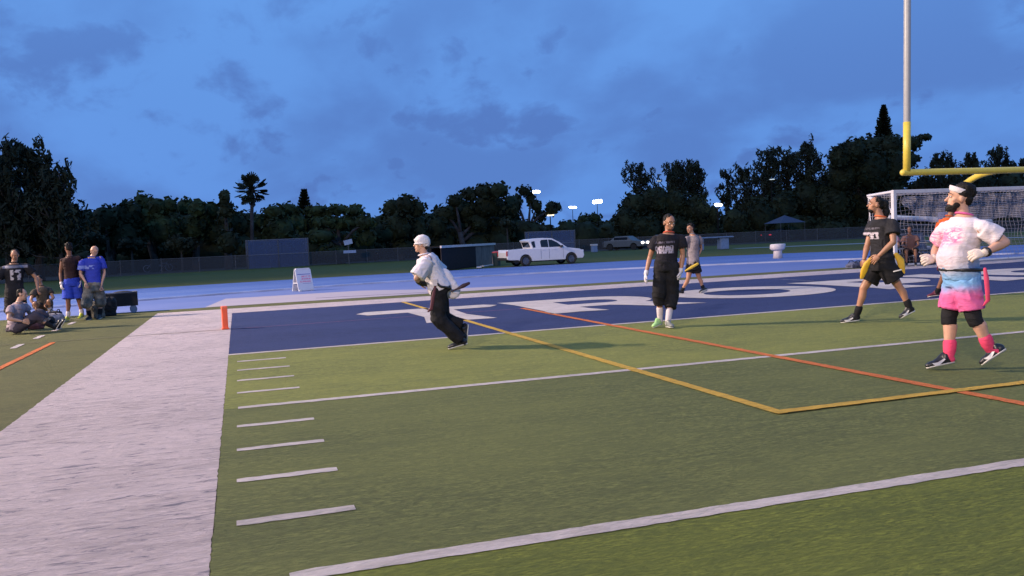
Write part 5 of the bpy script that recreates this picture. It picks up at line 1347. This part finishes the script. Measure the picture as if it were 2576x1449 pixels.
# crouching player between them
P = Pose(112, 800, 92)
J = dict(pelvis=P(112, 772), neck=P(106, 722), head=P(102, 706),
         sh=[P(92, 732, -.08), P(122, 730, .05)], el=[P(84, 752, -.2), P(132, 752, -.1)], wr=[P(94, 770, -.30), P(118, 766, -.28)],
         hip=[P(106, 776, -.03), P(120, 776, .03)], knee=[P(92, 762, -.34), P(122, 760, -.32)],
         ank=[P(100, 792, -.22), P(124, 790, -.18)], heel=[P(102, 799, -.18, .01), P(126, 798, -.14, .01)], toe=[P(92, 802, -.40, .0), P(118, 801, -.36, .0)])
person('player in an olive shirt crouching beside the gear between the standing men', 112, 800, 92, J, skin='tan', fwd=(-.5, -.9), hfwd=(-.4, -1, -.3), k=.95, shirt=cloth('olive_shirt', (.06, .05, .04), .25)[0], bottoms=cloth('khaki', (.09, .065, .05), .2)[0], bot_end=(.85, .85), shoes=MT['shoe_black'], socks=SOCK_WHITE, hair='short', seed=49, vox=.012, group=LG)
# seated player, legs stretched out
P = Pose(70, 838, 100)
J = dict(pelvis=P(46, 822, .02), neck=P(54, 774, .04), head=P(62, 757, .02),
         sh=[P(40, 782, -.14), P(66, 780, .18)], el=[P(36, 804, -.28), P(76, 802, .2)], wr=[P(60, 812, -.28), P(92, 810, .05)],
         hip=[P(50, 826, -.08), P(50, 824, .10)], knee=[P(86, 806, -.14), P(92, 800, .10)],
         ank=[P(118, 832, -.14, .09), P(126, 826, .10, .09)], heel=[P(122, 836, -.14, .02), P(130, 832, .1, .02)], toe=[P(134, 822, -.14, .22), P(142, 818, .1, .22)])
person('player in a pale pink shirt sitting on the turf at the far left', 70, 838, 100, J, skin='fair', fwd=(1, -.1), hfwd=(1, -.3, -.1), shirt=cloth('pale_pink', (.30, .24, .27), .08)[0], bottoms=cloth('grey_shorts', (.06, .05, .065))[0], bot_end=(1.4, 1.4), shoes=MT['shoe_black'], socks=PANTS_BLACK, sock_top=.4, hair='short', seed=51, vox=.012, group=LG)

# spectators behind the goal net -----------------------------------------------------
for i, (px, py, c, lb, sk) in enumerate([(2243, 671, (.34, .16, .19), 'spectator in a dusty pink shirt sitting beside the soccer goal post', 'tan'), (2292, 668, (.15, .08, .07), 'spectator in dark red sitting inside the soccer goal net', 'brown')]):
    g = gnd(px, py); sc = CF/((g-CAM).dot(Fv)); P = Pose(px, py, sc)
    m2 = lambda x, z, y=0: Vector((x, y, z))
    J = dict(pelvis=m2(0, .50), neck=m2(-.02, 1.04), head=m2(-.03, 1.22), sh=[m2(-.20, .97), m2(.18, .97)], el=[m2(-.26, .70, -.1), m2(.24, .70, -.1)], wr=[m2(-.12, .60, -.32), m2(.10, .60, -.32)],
             hip=[m2(-.10, .47, -.03), m2(.10, .47, -.03)], knee=[m2(-.14, .52, -.46), m2(.14, .52, -.46)], ank=[m2(-.14, .10, -.50), m2(.14, .10, -.50)], heel=[m2(-.14, .01, -.44), m2(.14, .01, -.44)], toe=[m2(-.15, .01, -.70), m2(.15, .01, -.70)])
    person(lb, px, py, sc, J, skin=sk, fwd=(-.1, -1), shirt=cloth('spectator_%d' % i, c, .15)[0], bottoms=PANTS_BLACK, bot_end=(.95, .95), shoes=MT['shoe_black'], hair='short', seed=60+i, vox=.014, face=False, group='spectators by the soccer goal')

# ------------------------------------------------------------------ gear on the ground
MT['chair_frame'] = simple('chair_frame', (.10, .11, .15), .4); MT['canvas_black'] = simple('canvas_black', (.012, .012, .014), .85, bmp=.3)
def camp_chair(px, py, rz, label, fabric, sc=1.0, occupied=False, y=None):
    g = gnd(px, py) if y is None else y
    t = thing('camp_chair', label, 'chair', (g.x, g.y, -.004), rz); t.scale = (sc,)*3
    for s in (-1, 1):
        for a, b in (((-.27*s, -.24, .0), (.24*s, -.22, .44)), ((-.25*s, .24, .0), (.24*s, .20, .46)), ((.26*s, -.24, .02), (.26*s, .22, .42)), ((.26*s, .24, .02), (.26*s, -.22, .42)), ((.26*s, .20, .40), (.28*s, .34, .86)), ((.27*s, -.24, .40), (.27*s, -.26, .60)), ((.27*s, -.26, .60), (.28*s, .28, .62))):
            link('leg_tube', M().tube([a, b], .012, 6).mesh(smooth=True), MT['chair_frame'], t)
    rows = []; V = []; Fc = []
    for v in range(7):
        for u in range(7):
            x = -.25+.5*u/6; tt = v/6
            if tt < .5: q = (x, -.24+.46*tt*2, .44-.06*math.sin(PI*u/6)-.03*math.sin(PI*tt*2))
            else: q = (x*1.05, .22+.13*(tt-.5)*2, .42+.46*(tt-.5)*2-.02*math.sin(PI*u/6))
            V.append(q)
    for v in range(6):
        for u in range(6): a = v*7+u; Fc.append((a, a+1, a+8, a+7))
    me = bpy.data.meshes.new('sling'); me.from_pydata(V, [], Fc); me.update()
    bm = bmesh.new(); bm.from_mesh(me); bmesh.ops.solidify(bm, geom=bm.faces[:], thickness=.012); bm.to_mesh(me); bm.free()
    link('sling', me, fabric, t)
    return t
g = gnd(308, 787)
t = thing('folding_wagon', 'black fabric folding wagon standing on the turf right of the man in the blue t-shirt', 'wagon', (g.x, g.y, -.004), .12)
wl = M(); 
for a_, b_, d_ in (((0, -.21, .36), (.80, .02, .34), 0), ((0, .21, .36), (.80, .02, .34), 0), ((-.39, 0, .36), (.02, .42, .34), 0), ((.39, 0, .38), (.02, .42, .38), 0), ((0, 0, .20), (.78, .42, .02), 0)):
    link('fabric_panel', bevel(M().box(a_, b_).mesh(), .006), MT['canvas_black'], t)
link('rim', M().tube([(-.40, -.22, .54), (.40, -.22, .56), (.40, .22, .56), (-.40, .22, .54), (-.40, -.22, .54)], .014, 6).mesh(smooth=True), MT['chair_frame'], t)
link('handle', M().tube([(-.40, 0, .30), (-.62, 0, .52), (-.74, .0, .60)], .013, 6).mesh(smooth=True), MT['chair_frame'], t)
for x_ in (-.28, .28):
    for y_ in (-.23, .23):
        link('wheel', M().tube([(x_, y_-.025, .095), (x_, y_+.025, .095)], .095, 14, ends=False).mesh(), simple('wheel_grey', (.22, .24, .32), .5), t)
link('blanket', M().ell((.05, 0, .50), (.32, .17, .10)).mesh(smooth=True), MT['canvas_black'], t)
camp_chair(2338, 664, PI*.1, 'folding chair with a blue grey back standing inside the soccer goal net', simple('canvas_blue', (.10, .13, .20), .8), 1.25)
for i, (px, py, sx, lb) in enumerate([(2243, 668, 1, 'camp chair under the spectator in dusty pink'), (2292, 665, 1, 'camp chair under the spectator in dark red')]):
    camp_chair(px, py, -.0, lb, MT['canvas_black'], .95)
def bag(px, py, d, mt, label, rz=0, name='sports_bag', straps=True):
    g = gnd(px, py); t = thing(name, label, 'bag', (g.x, g.y, -.002), rz)
    mm = M(); mm.ell((0, 0, d[2]*.5), (d[0]*.5, d[1]*.5, d[2]*.52), None, 14, 9); mm.box((0, 0, d[2]*.30), (d[0]*.80, d[1]*.75, d[2]*.58)); mm.ell((d[0]*.25, -.02, d[2]*.62), (d[0]*.24, d[1]*.4, d[2]*.36))
    link('bag_body', mm.fuse(.016, 3, wrinkle=(.012, 7, px)), mt, t)
    if straps:
        for s in (-1, 1): link('strap', M().tube([(-d[0]*.2, s*d[1]*.3, d[2]*.85), (-d[0]*.1, s*d[1]*.35, d[2]*1.12), (d[0]*.1, s*d[1]*.35, d[2]*1.12), (d[0]*.2, s*d[1]*.3, d[2]*.85)], .014, 6).mesh(smooth=True), MT['canvas_black'], t)
    return t
bag(268, 795, (.55, .38, .50), MT['canvas_black'], 'black backpack standing on the turf between the bald man and the camp chair', .3)
bag(242, 800, (.45, .35, .42), cloth('bag_olive', (.13, .12, .10), .5)[0], 'olive bag standing at the feet of the bald man', .9)
bag(128, 812, (.62, .32, .22), cloth('bag_pale', (.24, .24, .30), .3)[0], 'pale grey bag lying on the turf left of the yellow shoes', .5)
bag(104, 818, (.60, .30, .20), MT['canvas_black'], 'flat black bag lying on the turf beside the pale grey bag', .2)
bag(140, 806, (.40, .26, .24), MT['canvas_black'], 'small black bag just left of the yellow shoes', 1.2)
bag(88, 828, (.42, .26, .16), cloth('bag_maroon', (.06, .03, .04), .4)[0], 'dark maroon bag in front of the seated player', .4, straps=False)
bag(2270, 668, (.9, .5, .40), MT['canvas_black'], 'large black duffel lying in the soccer goal behind the post', .1)
bag(2325, 666, (.8, .5, .36), cloth('bag_navy', (.03, .03, .06), .4)[0], 'navy duffel lying under the blue grey chair in the goal', .0)
g = gnd(2150, 674)
bag(2150, 674, (.75, .4, .22), cloth('bag_dusk', (.10, .11, .17), .4)[0], 'low grey blue bag on the white end line behind the tall player', .2)
g = gnd(2310, 661)
t = thing('cooler', 'pale blue cooler box standing inside the soccer goal', 'cooler', (g.x, g.y, -.01), .1)
link('box', bevel(M().box((0, 0, .26), (.70, .45, .50)).mesh(), .03), simple('cooler_blue', (.20, .30, .55), .4), t); link('lid', bevel(M().box((0, 0, .55), (.74, .48, .10)).mesh(), .03), simple('cooler_lid', (.45, .48, .58), .4), t)
link('handle', M().tube([(-.3, -.26, .42), (-.1, -.30, .46), (.1, -.30, .46), (.3, -.26, .42)], .015, 6).mesh(smooth=True), MT['canvas_black'], t)
